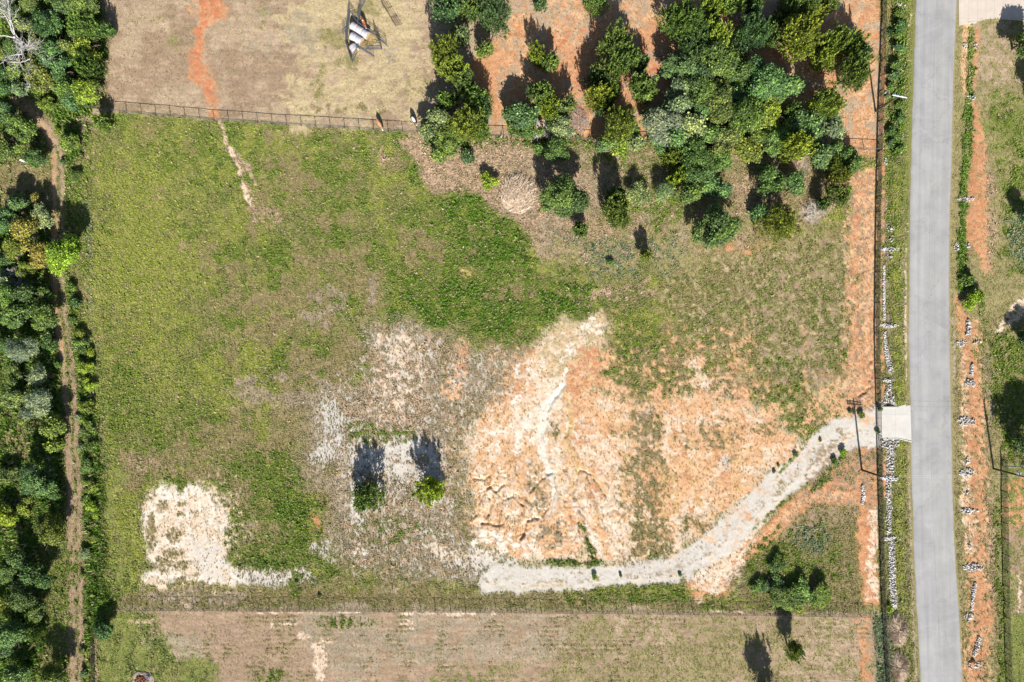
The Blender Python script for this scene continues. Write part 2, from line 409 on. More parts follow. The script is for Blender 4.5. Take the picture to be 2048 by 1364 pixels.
# tan trail from the north fence
line('thatch', [(437,240,8),(447,270,6),(456,292,12),(478,325,12),(492,370,14),(505,420,18),(512,440,8)], 9, 5, .9, 6)
line('pale', [(437,240,5),(456,292,9),(474,325,8),(486,370,10),(500,410,9)], 6, 3, .6, 7); line('dry', [(470,300,4),(495,335,9),(512,370,6)], 6, 3, .8, 6)
ell('thatch', 540, 430, 22, 16, 8, .5, 8); ell('thatch', 320, 390, 16, 14, 6, .4, 8); ell('thatch', 365, 495, 14, 10, 6, .5, 8); ell('thatch', 765, 318, 9, 26, 5, .7, 6)
# north pasture
poly('dry', [(195,-90),(1020,-90),(1010,60),(960,150),(1000,270),(835,264),(600,249),(430,238),(195,222)], 6, 1.0, 0, .6)
poly('drybrown', [(195,-90),(870,-90),(870,262),(195,216)], 6, .40, 40); poly('straw', [(560,-60),(860,-60),(870,250),(560,240)], 40, .5, 26)
ell('straw', 710, 175, 75, 45, 25, .8, 14); ell('straw', 600, 40, 50, 40, 20, .6, 14); ell('straw', 720, 75, 40, 50, 15, .7, 10)
ell('drygreen', 350, 90, 30, 16, 10, .5, 12); ell('drygreen', 665, 70, 30, 22, 10, .65, 10); ell('drygreen', 642, 165, 14, 30, 8, .6, 10)
ell('drygreen', 690, 120, 22, 14, 8, .6, 8); ell('drygreen', 740, 15, 30, 16, 10, .6, 8); ell('drygreen', 840, 170, 40, 16, 12, .4, 12); ell('drygreen', 300, 40, 30, 10, 8, .4, 8)
ell('drygreen', 520, 30, 14, 20, 8, .4, 8); ell('dry', 410, 60, 40, 60, 20, .4, 20)
ell('mowngrey', 780, 120, 40, 40, 20, .4, 16); ell('mowngrey', 560, 60, 60, 50, 30, .35, 26); ell('dusk', 700, 215, 90, 10, 6, .3, 8)
line('orange', [(412,-20,50),(425,12,60),(412,30,20),(402,60,22),(402,85,12),(395,110,36),(400,140,34),(415,170,30),(425,200,22),(428,232,16)], 20, 9, .75, 8)
line('redorange', [(424,-20,44),(424,10,44),(408,20,14),(403,40,14),(404,55,8),(396,66,24),(404,90,7),(390,115,28),(398,140,30),(412,165,24),(424,195,10),(428,212,6)], 12, 6, .72, 7)
line('orange', [(380,22,14),(390,28,14)], 12, 6, .6, 6)
# bare clay around the grove
poly('orange', [(985,-90),(1768,-90),(1756,310),(1700,318),(1560,260),(1300,280),(1000,275),(965,200),(940,130),(1010,70),(1025,20)], 14, 1.0, 0)
poly('dry', [(1020,-90),(1180,-90),(1160,70),(1040,40)], 26, .6, 18); ell('mowngrey', 1095, 15, 50, 20, 12, .5, 12); ell('dry', 1260, 25, 40, 40, 16, .7, 10)
ell('peach', 1110, 70, 70, 26, 16, .6, 14); ell('dry', 1540, 5, 30, 20, 10, .8, 8); ell('mowngrey', 1690, 10, 40, 20, 10, .5, 10); ell('dry', 1590, 140, 24, 30, 10, .5, 8)
line('redorange', [(1272,-10),(1276,40)], 8, 6, .35, 0); line('redorange', [(1090,60),(1170,80)], 10, 8, .3, 0); ell('dry', 870, 60, 24, 60, 14, .5, 12); line('redorange', [(1330,70),(1320,110),(1295,150)], 12, 8, .35)
line('redorange', [(1010,0),(1030,40),(1060,66)], 8, 8, .3)
# rough ground below the grove
poly('thatch', [(785,290),(830,262),(1000,270),(1180,290),(1720,300),(1725,350),(1700,380),(1640,440),(1480,500),(1330,520),(1180,530),(1085,520),(1055,460),(1000,425),(940,384),(855,388),(838,335)], 10, 1.0, 0)
poly('brown', [(1170,290),(1720,300),(1700,400),(1480,510),(1200,530),(1180,420)], 20, .55, 18)
poly('drygreen', [(1240,330),(1420,320),(1480,500),(1330,520),(1240,420)], 20, .5, 14); ell('green', 1230, 320, 60, 14, 8, .6, 8); ell('green', 1310, 400, 40, 40, 20, .55, 10)
ell('greybrown', 1110, 470, 26, 30, 12, .9, 10); ell('mowngrey', 1098, 500, 20, 12, 8, .9); ell('greybrown', 1035, 395, 34, 40, 10, .9, 0); ell('greybrown', 1290, 435, 20, 14, 6, .8, 6)
ell('greybrown', 1370, 480, 12, 26, 8, .8, 6); ell('mowngrey', 1622, 430, 18, 16, 8, .8, 6); ell('thatch', 1490, 380, 34, 50, 16, .7, 8); ell('thatch', 890, 345, 40, 34, 12, .8)
ell('bluegreen', 1210, 500, 60, 26, 14, .75, 8); ell('bluegreen', 1270, 540, 14, 20, 6, .6, 6); ell('bluegreen', 1350, 510, 20, 40, 10, .4, 6)
ell('thatch', 1240, 585, 90, 22, 16, .5, 10); ell('orange', 1360, 605, 26, 12, 8, .6, 6); ell('orange', 1490, 500, 60, 14, 12, .5, 10); ell('orange', 1545, 490, 20, 12, 8, .5, 8)
# right-hand field
poly('drygreen', [(1330,520),(1700,440),(1700,720),(1600,850),(1500,800),(1490,690),(1400,640),(1330,600)], 20, .6, 26)
poly('green', [(1330,540),(1690,450),(1700,700),(1500,790),(1350,650)], 26, .22, 20); poly('dusk', [(1330,540),(1690,450),(1700,800),(1500,800),(1350,650)], 26, .45, 18); poly('drybrown', [(1480,520),(1690,470),(1690,780),(1560,800),(1500,640)], 20, .35, 9); poly('brown', [(1210,680),(1440,680),(1340,800),(1230,790)], 16, .6, 14)
ell('green', 1270, 690, 50, 60, 20, .5, 12); ell('green', 1320, 790, 30, 20, 10, .6, 8); ell('green', 1560, 770, 50, 60, 20, .6, 14); ell('green', 1575, 840, 50, 26, 12, .65, 8); ell('lush', 1550, 860, 24, 12, 6, .5, 8)
ell('greybrown', 1415, 640, 16, 26, 8, .6, 6); line('orange', [(1465,660,16),(1470,740,26),(1480,800,40)], 20, 14, .7, 8); ell('thatch', 1440, 770, 60, 30, 18, .6, 8)
ell('pale', 1390, 725, 18, 12, 6, .9, 6); ell('pale', 1395, 758, 20, 20, 8, .8, 8); line('orange', [(1605,650),(1612,790)], 10, 8, .5, 6); line('orange', [(1340,640),(1345,760)], 8, 6, .4, 6)
ell('lush', 1660, 640, 10, 8, 4, .4, 4)
# eroded sand slope
poly('pale', [(985,735),(1050,705),(1120,645),(1215,632),(1215,690),(1185,760),(1240,800),(1330,815),(1400,790),(1450,800),(1520,840),(1590,870),(1600,900),(1480,1000),(1400,1070),(1330,1112),(1200,1132),(1080,1138),(1000,1125),(940,1085),(928,960),(935,860),(985,800)], 26, 1.0, 0)
poly('peach', [(1140,700),(1220,700),(1250,800),(1420,790),(1600,860),(1590,910),(1400,1060),(1300,1080),(1240,900),(1180,860),(1130,800)], 20, .65, 26)
poly('peach', [(935,860),(1010,800),(1080,900),(1090,1000),(1200,1040),(1240,1120),(1000,1115),(940,1060)], 16, .55, 18)
poly('orange', [(960,740),(1060,700),(1060,790),(990,820)], 12, .55, 10); poly('orange', [(1130,690),(1200,680),(1215,760),(1180,790),(1150,830),(1130,780)], 10, .6, 10)
poly('straw', [(1080,710),(1120,645),(1215,635),(1210,680),(1150,720),(1130,745),(1100,760)], 8, .8, 8); ell('cream', 1185, 650, 26, 14, 8, .6, 6)
ell('redorange', 1170, 700, 24, 10, 6, .4, 6); ell('orange', 1190, 970, 30, 30, 10, .6, 8); ell('orange', 1160, 870, 24, 30, 10, .5, 8); ell('orange', 1050, 1100, 14, 10, 5, .3); ell('orange', 1150, 1030, 14, 20, 8, .4, 6)
ell('brown', 1105, 860, 14, 30, 8, .6, 6); ell('brown', 1075, 985, 30, 24, 12, .55, 8); ell('brown', 1060, 940, 20, 14, 8, .55, 6); ell('greybrown', 1100, 1070, 30, 24, 10, .5, 8); ell('greybrown', 1090, 1000, 26, 20, 10, .5, 6)
ell('brown', 1240, 860, 20, 14, 8, .5, 6); ell('greybrown', 1290, 860, 26, 60, 16, .55, 10); poly('brown', [(1260,900),(1320,900),(1330,1000),(1320,1110),(1270,1105),(1255,1000)], 26, .6, 8); ell('dusk', 1290, 1010, 26, 70, 10, .7, 10)
ell('green', 1310, 850, 14, 20, 8, .5, 6); ell('green', 1300, 1108, 30, 8, 5, .7, 6); ell('brown', 1420, 870, 60, 26, 16, .6, 8); ell('brown', 1390, 1060, 40, 24, 12, .55, 8); ell('brown', 1530, 860, 24, 14, 8, .5, 6)
ell('whitish', 1450, 925, 12, 14, 6, .8); ell('brown', 1468, 920, 10, 10, 5, .7); line('ochre', [(1310,860,6),(1320,920,8),(1345,960,12),(1355,1020,14)], 8, 6, .6, 6)
line('cream', [(1131,742,7),(1128,772,8),(1108,792,20),(1092,830,24),(1082,870,14),(1081,905,12),(1095,940,10),(1106,970,7),(1108,1000,8),(1100,1030,10)], 12, 4, .95, 0, .8)
line('cream', [(1105,795,14),(1070,830,14),(1040,865,10),(1026,905,6)], 10, 5, .85, 0); line('cream', [(1090,800,10),(1050,850,14),(1010,880,10)], 10, 8, .6, 8)
line('ochre', [(1128,770,5),(1143,830,8),(1140,860,14),(1128,885,12),(1142,910,12),(1155,930,8),(1153,950,8),(1142,985,5)], 7, 3, .8); line('ochre', [(1158,925,5),(1190,955,6),(1212,985,10)], 6, 3, .7)
line('cream', [(1145,1000,8),(1162,1040,12),(1195,1085,14),(1200,1110,14)], 12, 5, .7, 0); line('cream', [(1180,830),(1205,885),(1215,960)], 6, 4, .5, 0)
g_ = np.random.default_rng(41)
for k in range(26):
    x1 = 950 + k * 12 + g_.normal(0, 6); y1 = 1085 + g_.normal(0, 16); x0_ = 1085 + (x1 - 1100) * .28 + g_.normal(0, 8); y0_ = 770 + abs(x1 - 1100) * .35 + g_.normal(0, 20)
    pts_ = [(x0_ + (x1 - x0_) * u + math.sin(u * 9 + k) * 5, y0_ + (y1 - y0_) * u, 2 + 5 * u * g_.random()) for u in np.linspace(0, 1, 7)]
    line(('cream', 'ochre', 'orange', 'peach', 'greybrown')[k % 5], pts_, 4, 3.5, .55, (0, 9)[k % 2])
for k in range(12):
    x1 = 1270 + k * 22 + g_.normal(0, 8); y1 = 1070 - k * 10; pts_ = [(x1 - 30 + u * 30 + math.sin(u * 7 + k) * 6, 840 + (y1 - 840) * u, 4 + 6 * u) for u in np.linspace(0, 1, 6)]
    line(('ochre', 'pale', 'orange')[k % 3], pts_, 6, 5, .5, 9)
line('lush', [(1160,1050,6),(1175,1085,10),(1185,1115,12),(1195,1128,12)], 10, 4, .9, 6); line('lush', [(1090,1126,10),(1150,1128,10),(1200,1126,8)], 8, 4, .8, 6)
ell('cream', 985, 885, 50, 26, 18, .5, 10); ell('cream', 965, 1080, 34, 24, 12, .6, 8)
# pale, speckled ground between the sand and the green
poly('greybrown', [(735,640),(800,640),(880,670),(985,690),(1060,700),(1000,800),(940,830),(930,1000),(940,1110),(1000,1130),(960,1160),(700,1140),(640,1100),(640,1000),(600,960),(620,880),(600,800),(700,790),(740,720)], 34, 1.0, 0)
poly('thatch', [(750,690),(880,700),(860,850),(720,850)], 20, .5, 12); poly('pale', [(760,650),(830,680),(860,700),(850,820),(760,840),(740,750)], 16, .5, 8)
line('peach', [(925,690,24),(915,740,30),(900,790,36)], 26, 10, .8, 8); line('orange', [(925,690,16),(920,740,18)], 16, 8, .7, 6); ell('brown', 890, 720, 14, 40, 8, .6, 6); ell('brown', 920, 815, 30, 12, 8, .7, 6)
line('whitish', [(660,790,20),(665,850,40),(660,910,44),(700,900,30)], 30, 12, .95, 8); poly('white', [(705,885),(760,890),(835,878),(888,882),(885,940),(868,960),(880,1000),(862,1010),(840,940),(800,925),(770,940),(750,975),(730,940),(708,950)], 12, .6, 10)
poly('whitish', [(700,880),(885,878),(900,940),(860,1010),(820,960),(760,1010),(700,1060)], 20, .6, 8); line('white', [(715,960,16),(715,1010,16),(712,1050,14)], 14, 6, .8, 6); ell('whitish', 640, 910, 20, 30, 8, .7, 6)
poly('green', [(690,850),(730,840),(770,855),(830,860),(830,880),(760,885),(720,890),(690,880)], 8, .8, 8); ell('dusk', 655, 940, 20, 16, 8, .9, 0)
line('brown', [(910,860),(905,960),(925,1060)], 34, 14, .85, 10); ell('dusk', 745, 1060, 60, 40, 16, .6, 8); ell('green', 780, 1060, 60, 26, 12, .45, 8); ell('dusk', 740, 1130, 60, 20, 10, .6, 6); ell('green', 870, 1070, 30, 8, 5, .5, 5)
ell('cream', 720, 1105, 14, 10, 4, .9, 5); ell('pale', 880, 1100, 26, 14, 8, .9, 5); ell('pale', 940, 1120, 50, 18, 10, .8, 6); ell('mowngrey', 780, 1180, 24, 18, 8, .8, 6); ell('ochre', 930, 1020, 14, 10, 6, .3)
line('orange', [(608,1015,8),(628,1035,12),(645,1060,10)], 10, 5, .95, 5); line('redorange', [(630,1040,6),(648,1062,6)], 5, 2, .8)
ell('whitish', 640, 1110, 26, 24, 10, .7, 6); line('brown', [(640,1000),(660,1040)], 26, 10, .6, 6)
# green drift beside the chalk
poly('green', [(440,905),(520,880),(590,900),(610,980),(640,1040),(615,1140),(560,1145),(470,1140),(445,1100),(455,1040),(440,990)], 26, .75, 12)
poly('brown', [(440,985),(480,955),(510,975),(500,1010),(450,1020)], 10, .8, 8); poly('lush', [(560,1000),(605,1010),(600,1060),(550,1060)], 14, .5, 8); ell('brown', 520, 1050, 50, 50, 20, .5, 7); ell('greybrown', 490, 1070, 24, 30, 12, .45, 6); ell('lush', 520, 1130, 50, 14, 6, .7, 6)
poly('cream', [(300,985),(318,965),(345,975),(362,985),(385,962),(405,972),(432,1000),(455,1035),(452,1060),(440,1085),(440,1110),(462,1135),(500,1148),(560,1152),(600,1142),(612,1156),(560,1172),(480,1172),(400,1170),(345,1162),(290,1158),(286,1145),(318,1140),(288,1120),(300,1090),(284,1050),(296,1010)], 9, 1.0, 0)
poly('pale', [(300,985),(440,985),(455,1060),(440,1110),(470,1160),(300,1160)], 20, .6, 14); poly('greybrown', [(300,985),(440,985),(455,1060),(440,1110),(600,1165),(300,1160)], 20, .22, 5)
for q in ([(372,990),(376,1040),(382,1080),(392,1120)],[(398,1000),(406,1050),(416,1100)],[(425,1010),(430,1060),(424,1110)]): line('cream', q, 3, 2, .9); line('mowngrey', [(x + 6, y) for x, y in q], 2.5, 2, .6)
poly('white', [(385,1090),(430,1085),(450,1120),(440,1160),(395,1150)], 14, .8); poly('whitish', [(470,1140),(600,1140),(640,1165),(560,1180),(470,1168)], 8, .8, 6)
for e in ((350,1070,17,15),(325,1012,14,9),(365,1009,9,8),(391,1028,5,8),(362,1030,8,6),(348,1108,20,10),(334,1128,24,8),(365,1130,10,10),(320,1120,10,6),(378,1125,10,6),(325,1140,16,5),(302,1060,10,30),(362,1160,10,6),(390,1151,8,3),(410,1172,14,8)):
    ell('brown', *e, 4, .9, 4)
ell('brown', 305, 1075, 10, 24, 5, .7, 4)
poly('brown', [(300,1172),(620,1178),(960,1182),(1380,1200),(1390,1216),(240,1213),(240,1190)], 8, .9, 0); poly('dusk', [(580,1170),(700,1150),(960,1180),(1380,1190),(1380,1214),(600,1205)], 8, .6, 10); poly('green', [(1180,1178),(1370,1165),(1385,1195),(1300,1210),(1080,1206)], 8, .6, 8)
poly('greybrown', [(300,1180),(500,1180),(480,1205),(300,1205)], 8, .7, 8); ell('green', 590, 1170, 14, 26, 5, .7, 5)
# bare strip with furrows beside the road fence
poly('orange', [(1700,352),(1752,335),(1754,825),(1690,835),(1688,770),(1704,700),(1692,560),(1706,450)], 7, 1.0, 0); poly('peach', [(1738,370),(1753,370),(1753,620),(1735,620)], 5, .7, 0)
line('redorange', [(1715,380),(1712,560),(1712,720)], 14, 8, .45, 8); line('drygreen', [(1725,420,6),(1722,560,8),(1728,700,6)], 7, 4, .55, 8); line('redorange', [(1742,700),(1738,770),(1715,800)], 10, 5, .6, 6)
poly('peach', [(1625,790),(1690,740),(1700,830),(1640,850),(1600,860)], 12, .7, 8); ell('peach', 1540, 820, 20, 14, 8, .6, 6); line('drygreen', [(1751,350),(1750,830)], 5, 3, .7, 5)
poly('orange', [(1680,800),(1745,785),(1745,815),(1690,825)], 8, .8, 5)
# corner below the gravel track
poly('orange', [(1755,890),(1758,1215),(1728,1212),(1716,1100),(1708,1010),(1620,1015),(1540,1085),(1480,1140),(1450,1190),(1390,1200),(1375,1165),(1450,1115),(1580,1000),(1690,905)], 9, 1.0, 0)
poly('pale', [(1735,1010),(1756,1010),(1757,1200),(1738,1200)], 8, .8, 6); poly('pale', [(1380,1150),(1500,1080),(1490,1160),(1400,1205)], 14, .75, 8); line('peach', [(1700,985),(1600,1010),(1500,1100)], 16, 8, .7, 6)
poly('dusk', [(1545,1095),(1620,1018),(1705,1008),(1714,1100),(1730,1215),(1700,1224),(1450,1222),(1480,1180),(1500,1120)], 10, .95, 0); poly('green', [(1560,1080),(1640,1030),(1700,1050),(1700,1200),(1540,1215)], 16, .5, 12); poly('bluegreen', [(1580,1060),(1650,1040),(1660,1100),(1600,1120)], 12, .5, 8)
poly('brown', [(1700,900),(1752,880),(1752,960),(1650,985),(1640,950)], 10, .5, 8); line('lush', [(1690,905,14),(1665,930,14),(1640,965,16),(1620,980,10)], 10, 4, .9, 6); ell('brown', 1690, 1100, 24, 40, 12, .5, 8); poly('green', [(1500,1090),(1560,1070),(1600,1130),(1640,1200),(1500,1210),(1490,1150)], 12, .6, 8)
line('green', [(1500,1100),(1560,1055)], 10, 4, .5, 6)
# mown field to the south
poly('mown', [(-90,1218),(1752,1228),(1755,1460),(-90,1460)], 4, 1.0, 0, .3); poly('mowngrey', [(560,1225),(1000,1225),(1180,1250),(1250,1330),(700,1340),(600,1290)], 24, .65, 26)
poly('drygreen', [(1180,1225),(1750,1232),(1750,1460),(700,1460),(1100,1330)], 30, .5, 26); ell('drygreen', 1420, 1290, 60, 60, 30, .7, 20); None
poly('dry', [(1210,1225),(1370,1230),(1350,1320),(1240,1300)], 24, .6, 14); poly('dry', [(1480,1235),(1735,1238),(1740,1400),(1600,1400),(1560,1300)], 26, .6, 14); poly('orange', [(1705,1235),(1738,1235),(1745,1400),(1725,1400)], 10, .5, 8)
poly('drybrown', [(420,1260),(560,1240),(620,1330),(560,1364),(430,1364)], 26, .6, 20); poly('green', [(190,1222),(300,1222),(330,1280),(420,1310),(440,1400),(190,1400)], 12, .85, 0); poly('lawn', [(190,1222),(310,1222),(340,1270),(430,1320),(430,1400),(190,1400)], 14, .7, 16)
poly('mowngrey', [(330,1265),(400,1270),(420,1310),(370,1320),(330,1300)], 10, .75, 8); ell('straw', 285, 1243, 26, 4, 3, .9, 4); ell('mowngrey', 300, 1280, 20, 14, 8, .4, 5)
for e in ((635,1290,14,8),(650,1282,14,5),(606,1272,12,7),(640,1325,13,40),(815,1250,16,10),(580,1248,20,3),(545,1250,5,8)): ell('pale', *e, 3, .85, 4)
for y0 in range(1234, 1364, 9): line(('pale', 'brown', 'mowngrey')[y0 % 3], [(300, y0, 2), (1000, y0 + 2, 3), (1740, y0 + 6, 2)], 2, 2, .38, 30)
for y0 in (1226, 1247, 1262, 1280, 1300, 1322, 1345): line('drybrown', [(300, y0), (1700, y0 + 6)], 4, 4, .30, 26)
line('pale', [(510,1226),(720,1226)], 3, 2, .7, 8); line('pale', [(800,1228),(1000,1229)], 5, 3, .7, 8); line('greybrown', [(240,1216),(900,1219),(1750,1228)], 8, 3, .8, 0, .4); line('pale', [(1420,1222),(1500,1224)], 4, 2, .6, 5)
ell('green', 690, 1248, 50, 10, 6, .5, 6); ell('green', 540, 1350, 40, 14, 8, .5, 6); ell('lawn', 930, 1360, 60, 20, 12, .5, 8)
# woodland floor on the left
poly('brush', [(-90,-90),(205,-90),(215,215),(190,215),(185,240),(165,330),(150,330),(150,560),(180,700),(190,820),(205,1000),(200,1160),(230,1215),(195,1260),(190,1460),(-90,1460)], 10, 1.0, 0)
poly('olive', [(150,330),(185,245),(250,250),(200,330),(175,600),(185,700),(175,560),(150,560)], 10, .8, 10); poly('brown', [(0,330),(100,330),(110,430),(60,400),(0,420)], 14, .8, 10); line('bluegreen', [(170,400),(185,600),(195,700),(210,860),(215,940)], 16, 7, .6, 8); line('thatch', [(165,270),(168,330),(160,380)], 6, 5, .6, 5)
poly('olive', [(85,1100),(150,1020),(150,1364),(90,1364),(80,1220)], 14, .85, 10); poly('drygreen', [(100,1120),(150,1060),(150,1300),(100,1280)], 14, .6, 8); ell('brown', 35, 880, 30, 40, 14, .7, 8); ell('greybrown', 45, 560, 30, 12, 8, .6, 6); ell('brown', 35, 1010, 14, 40, 8, .5, 6); ell('olive', 60, 840, 60, 30, 14, .5, 8)
poly('yelgreen', [(160,1280),(190,1280),(190,1364),(150,1364)], 8, .5, 6); poly('brown', [(205,185),(230,210),(215,216),(190,212)], 5, .7)
TRK = [(30,202,10),(60,222,12),(85,250,12),(103,290,11),(108,340,10),(110,420,9),(108,520,9),(112,600,9),(118,650,9),(122,700,11),(130,760,12),(136,820,10),(138,900,11),(142,960,12),(140,1040,12),(142,1140,13),(146,1200,14),(146,1300,13),(145,1380,12),(145,1450,12)]
TRK2 = [(x + 17, y + (14 if y < 300 else 0), w * .6) for x, y, w in TRK if y > 215]
line('olive', [(x + 8, y, 40) for x, y, w in TRK], 30, 7, .85, 0); line('drybrown', [(x + 8, y, 26) for x, y, w in TRK], 30, 6, .8, 0); line('straw', [(x + 1, y, 9) for x, y, w in TRK], 30, 4, .6, 0); line('green', [(x + 9, y, 8) for x, y, w in TRK if y > 260], 8, 4, .5, 6)
line('orange', [t for t in TRK if t[1] < 760], 9, 3, .75); line('dry', [t for t in TRK if t[1] < 760], 7, 4, .5); line('dry', [t for t in TRK2 if t[1] < 700], 6, 3, .7, 0); line('drybrown', [t for t in TRK if t[1] > 700], 9, 4, .9, 0); line('drybrown', [t for t in TRK2 if t[1] > 700], 6, 3, .7, 6)
poly('dry', [(140,245),(200,216),(215,222),(190,262),(160,262)], 8, .5, 6)
line('thatch', [(192,1275),(194,1364),(195,1400)], 6, 3, .8)
# road verges
poly('olive', [(1764,-90),(1836,-90),(1826,330),(1822,660),(1824,800),(1828,960),(1842,1250),(1848,1460),(1764,1460),(1752,900),(1754,300)], 3, 1.0, 0, .3)
poly('green', [(1770,-40),(1815,-40),(1810,330),(1800,600),(1770,600)], 8, .55, 12); line('lawn', [(1822,0),(1820,200),(1814,330),(1811,600)], 10, 4, .8, 0); line('drygreen', [(1811,600),(1812,800),(1818,1000),(1826,1200),(1832,1364)], 10, 4, .8, 0)
line('orange', [(1768,80,8),(1768,200,10),(1762,300,8),(1768,400,12),(1766,480,10),(1768,560,8),(1768,660,7),(1765,780,6),(1768,900,10),(1768,990,8)], 8, 4, .8, 8); line('greybrown', [(1772,400),(1774,520),(1776,700)], 14, 6, .5, 8); line('greybrown', [(1808,420),(1806,640),(1800,1040),(1818,1180)], 10, 5, .45, 8)
line('yelgreen', [(1792,340),(1796,480),(1790,600),(1800,740),(1798,900),(1798,1100),(1806,1240)], 18, 6, .7, 8); ell('ochre', 1783, 20, 10, 14, 4, .5); ell('thatch', 1786, 92, 8, 12, 4, .7); ell('pale', 1807, 60, 3, 3, 1.5, .9)
line('pale', [(1812,480,2),(1811,640,3),(1812,760,2)], 2.5, 1.2, .85, 4); line('mowngrey', [(1816,900,2.5),(1820,1040,4),(1826,1200,4),(1833,1364,4)], 3, 1.5, .8, 4); line('pale', [(1824,20),(1818,50)], 2, 1.2, .6, 4)
poly('drygreen', [(1912,-90),(2130,-90),(2130,1460),(1930,1460),(1908,1040),(1896,700),(1900,400)], 3, 1.0, 0, .3)
poly('dry', [(1945,60),(2010,40),(2040,140),(2010,240),(1960,240),(1950,160)], 20, .5, 10); poly('green', [(1985,180),(2100,180),(2100,560),(2000,560),(1990,400)], 20, .6, 12); poly('green', [(1960,660),(2100,660),(2100,900),(2010,920),(1970,820)], 14, .75, 8)
poly('lawn', [(1960,180),(2100,180),(2100,400),(1985,400)], 20, .4, 10); poly('bluegreen', [(2010,430),(2100,430),(2100,560),(2020,540)], 12, .5, 6)
line('peach', [(1932,50,12),(1929,150,14),(1930,190,8)], 12, 3, .9, 0); line('orange', [(1955,60,8),(1953,90,10),(1950,180,5)], 8, 3, .9, 0); line('peach', [(1955,80),(1950,180)], 4, 2, .6); line('lush', [(1944,62,8),(1942,120,12),(1943,200,18),(1940,260,26),(1932,330,26),(1930,380,22),(1928,440,20),(1926,520,24),(1930,570,34)], 12, 5, .8, 6); line('yelgreen', [(1944,60),(1942,150)], 8, 4, .5, 5)
line('orange', [(1955,205,8),(1958,260,16),(1962,300,26),(1955,350,30),(1960,400,34),(1955,460,44),(1962,500,30),(1975,540,20)], 20, 7, .9, 6); line('thatch', [(1965,300),(1975,380),(1985,440),(1975,540)], 18, 8, .7, 6)
poly('pale', [(2008,628),(2040,600),(2060,585),(2060,600),(2015,645),(1998,640)], 5, .8, 5); line('pale', [(1995,660),(2048,622),(2080,600)], 9, 3, .85, 4); ell('brown', 1990, 640, 30, 14, 8, .7, 6); line('mowngrey', [(1904,640),(1906,700),(1908,760)], 6, 3, .8, 4)
line('orange', [(1918,600,6),(1922,640,22),(1935,690,40),(1940,760,46),(1945,840,50),(1950,920,44),(1945,1000,50),(1950,1080,56),(1958,1150,50),(1965,1220,50),(1955,1300,44),(1952,1400,50)], 40, 9, .9, 6)
line('pale', [(1925,700,14),(1930,770,14),(1935,850,26),(1935,900,24),(1932,970,30),(1938,1040,38),(1940,1100,30)], 24, 7, .8, 6); line('orange', [(1958,850),(1962,960),(1962,1060),(1970,1150)], 12, 5, .6, 6); line('greybrown', [(1972,700),(1978,820),(1968,960),(1966,1090),(1975,1180)], 14, 6, .65, 6)
line('thatch', [(1975,1000),(1985,1060),(1980,1180),(1962,1260),(1965,1364)], 22, 8, .7, 6); ell('yelgreen', 1950, 700, 10, 20, 5, .7, 5); ell('brown', 1970, 1320, 20, 14, 8, .6, 6); line('lush', [(1952,1240,6),(1955,1290,10)], 8, 3, .7, 4); line('brown', [(1915,700),(1912,1000),(1924,1200),(1935,1400)], 12, 5, .6, 6); line('green', [(1955,590),(1965,620),(1970,660)], 16, 6, .5, 5)
poly('lawn', [(2002,930),(2130,930),(2130,1460),(2004,1460)], 5, .9, 0, .4); poly('orange', [(2006,960),(2060,960),(2060,1060),(2020,1100),(2006,1040)], 12, .5, 6); poly('drybrown', [(2015,1050),(2100,1050),(2100,1220),(2018,1230)], 12, .5, 6); line('pale', [(2038,1150),(2038,1230)], 6, 3, .7, 4); poly('lawn', [(2004,1232),(2130,1228),(2130,1460),(2004,1460)], 5, 1.0, 0, .4)
line('green', [(1992,1000),(1998,1200),(2002,1400)], 12, 5, .7, 6)
poly('bluegreen', [(1745,1226),(1775,1226),(1786,1300),(1784,1400),(1758,1400),(1750,1300)], 4, 1.0, 0, .6); ell('thatch', 1800, 1262, 16, 26, 5, .9); ell('thatch', 1802, 1335, 14, 26, 5, .9)
# the gravel track goes on last so its outline stays whole
GRAVEL = [(952,1166),(962,1148),(1000,1128),(1040,1136),(1150,1138),(1240,1132),(1310,1122),(1370,1098),(1430,1050),(1500,985),(1560,930),(1620,878),(1665,842),(1702,822),(1758,818),(1758,888),(1722,896),(1690,905),(1640,940),(1580,990),(1520,1045),(1470,1095),(1420,1130),(1360,1158),(1250,1172),(1150,1178),(1050,1184),(960,1180)]
ell('white', 975, 1125, 60, 12, 8, .8, 8); ell('whitish', 930, 1140, 50, 14, 10, .6, 6)
poly('whitish', GRAVEL, 12, .8, 0); poly('white', GRAVEL, 6, .95, 0); poly('whitish', [(1240,1120),(1330,1110),(1440,1090),(1420,1150),(1300,1160),(1230,1150)], 10, .7, 6)
CL_ = [(965,1157),(1050,1160),(1150,1158),(1250,1152),(1340,1138),(1410,1104),(1480,1046),(1560,974),(1630,914),(1690,868),(1755,852)]
for off, c_, o_ in ((-9, 'whitish', .5), (7, 'greybrown', .3), (-3, 'whitish', .4), (12, 'pale', .3), (1, 'mowngrey', .3)):
    line(c_, [(x + off * .5, y + off) for x, y in CL_], 4, 3, o_, 6)
for k in range(34):
    u = g_.random() * 9.99; i_ = int(u); f_ = u - i_; x_ = CL_[i_][0] * (1 - f_) + CL_[i_ + 1][0] * f_; y_ = CL_[i_][1] * (1 - f_) + CL_[i_ + 1][1] * f_
    ell(('brown', 'dusk', 'greybrown')[k % 3], x_ + g_.normal(0, 10), y_ + g_.normal(0, 11), g_.uniform(3, 12), g_.uniform(2, 5), 3, .45, 4)
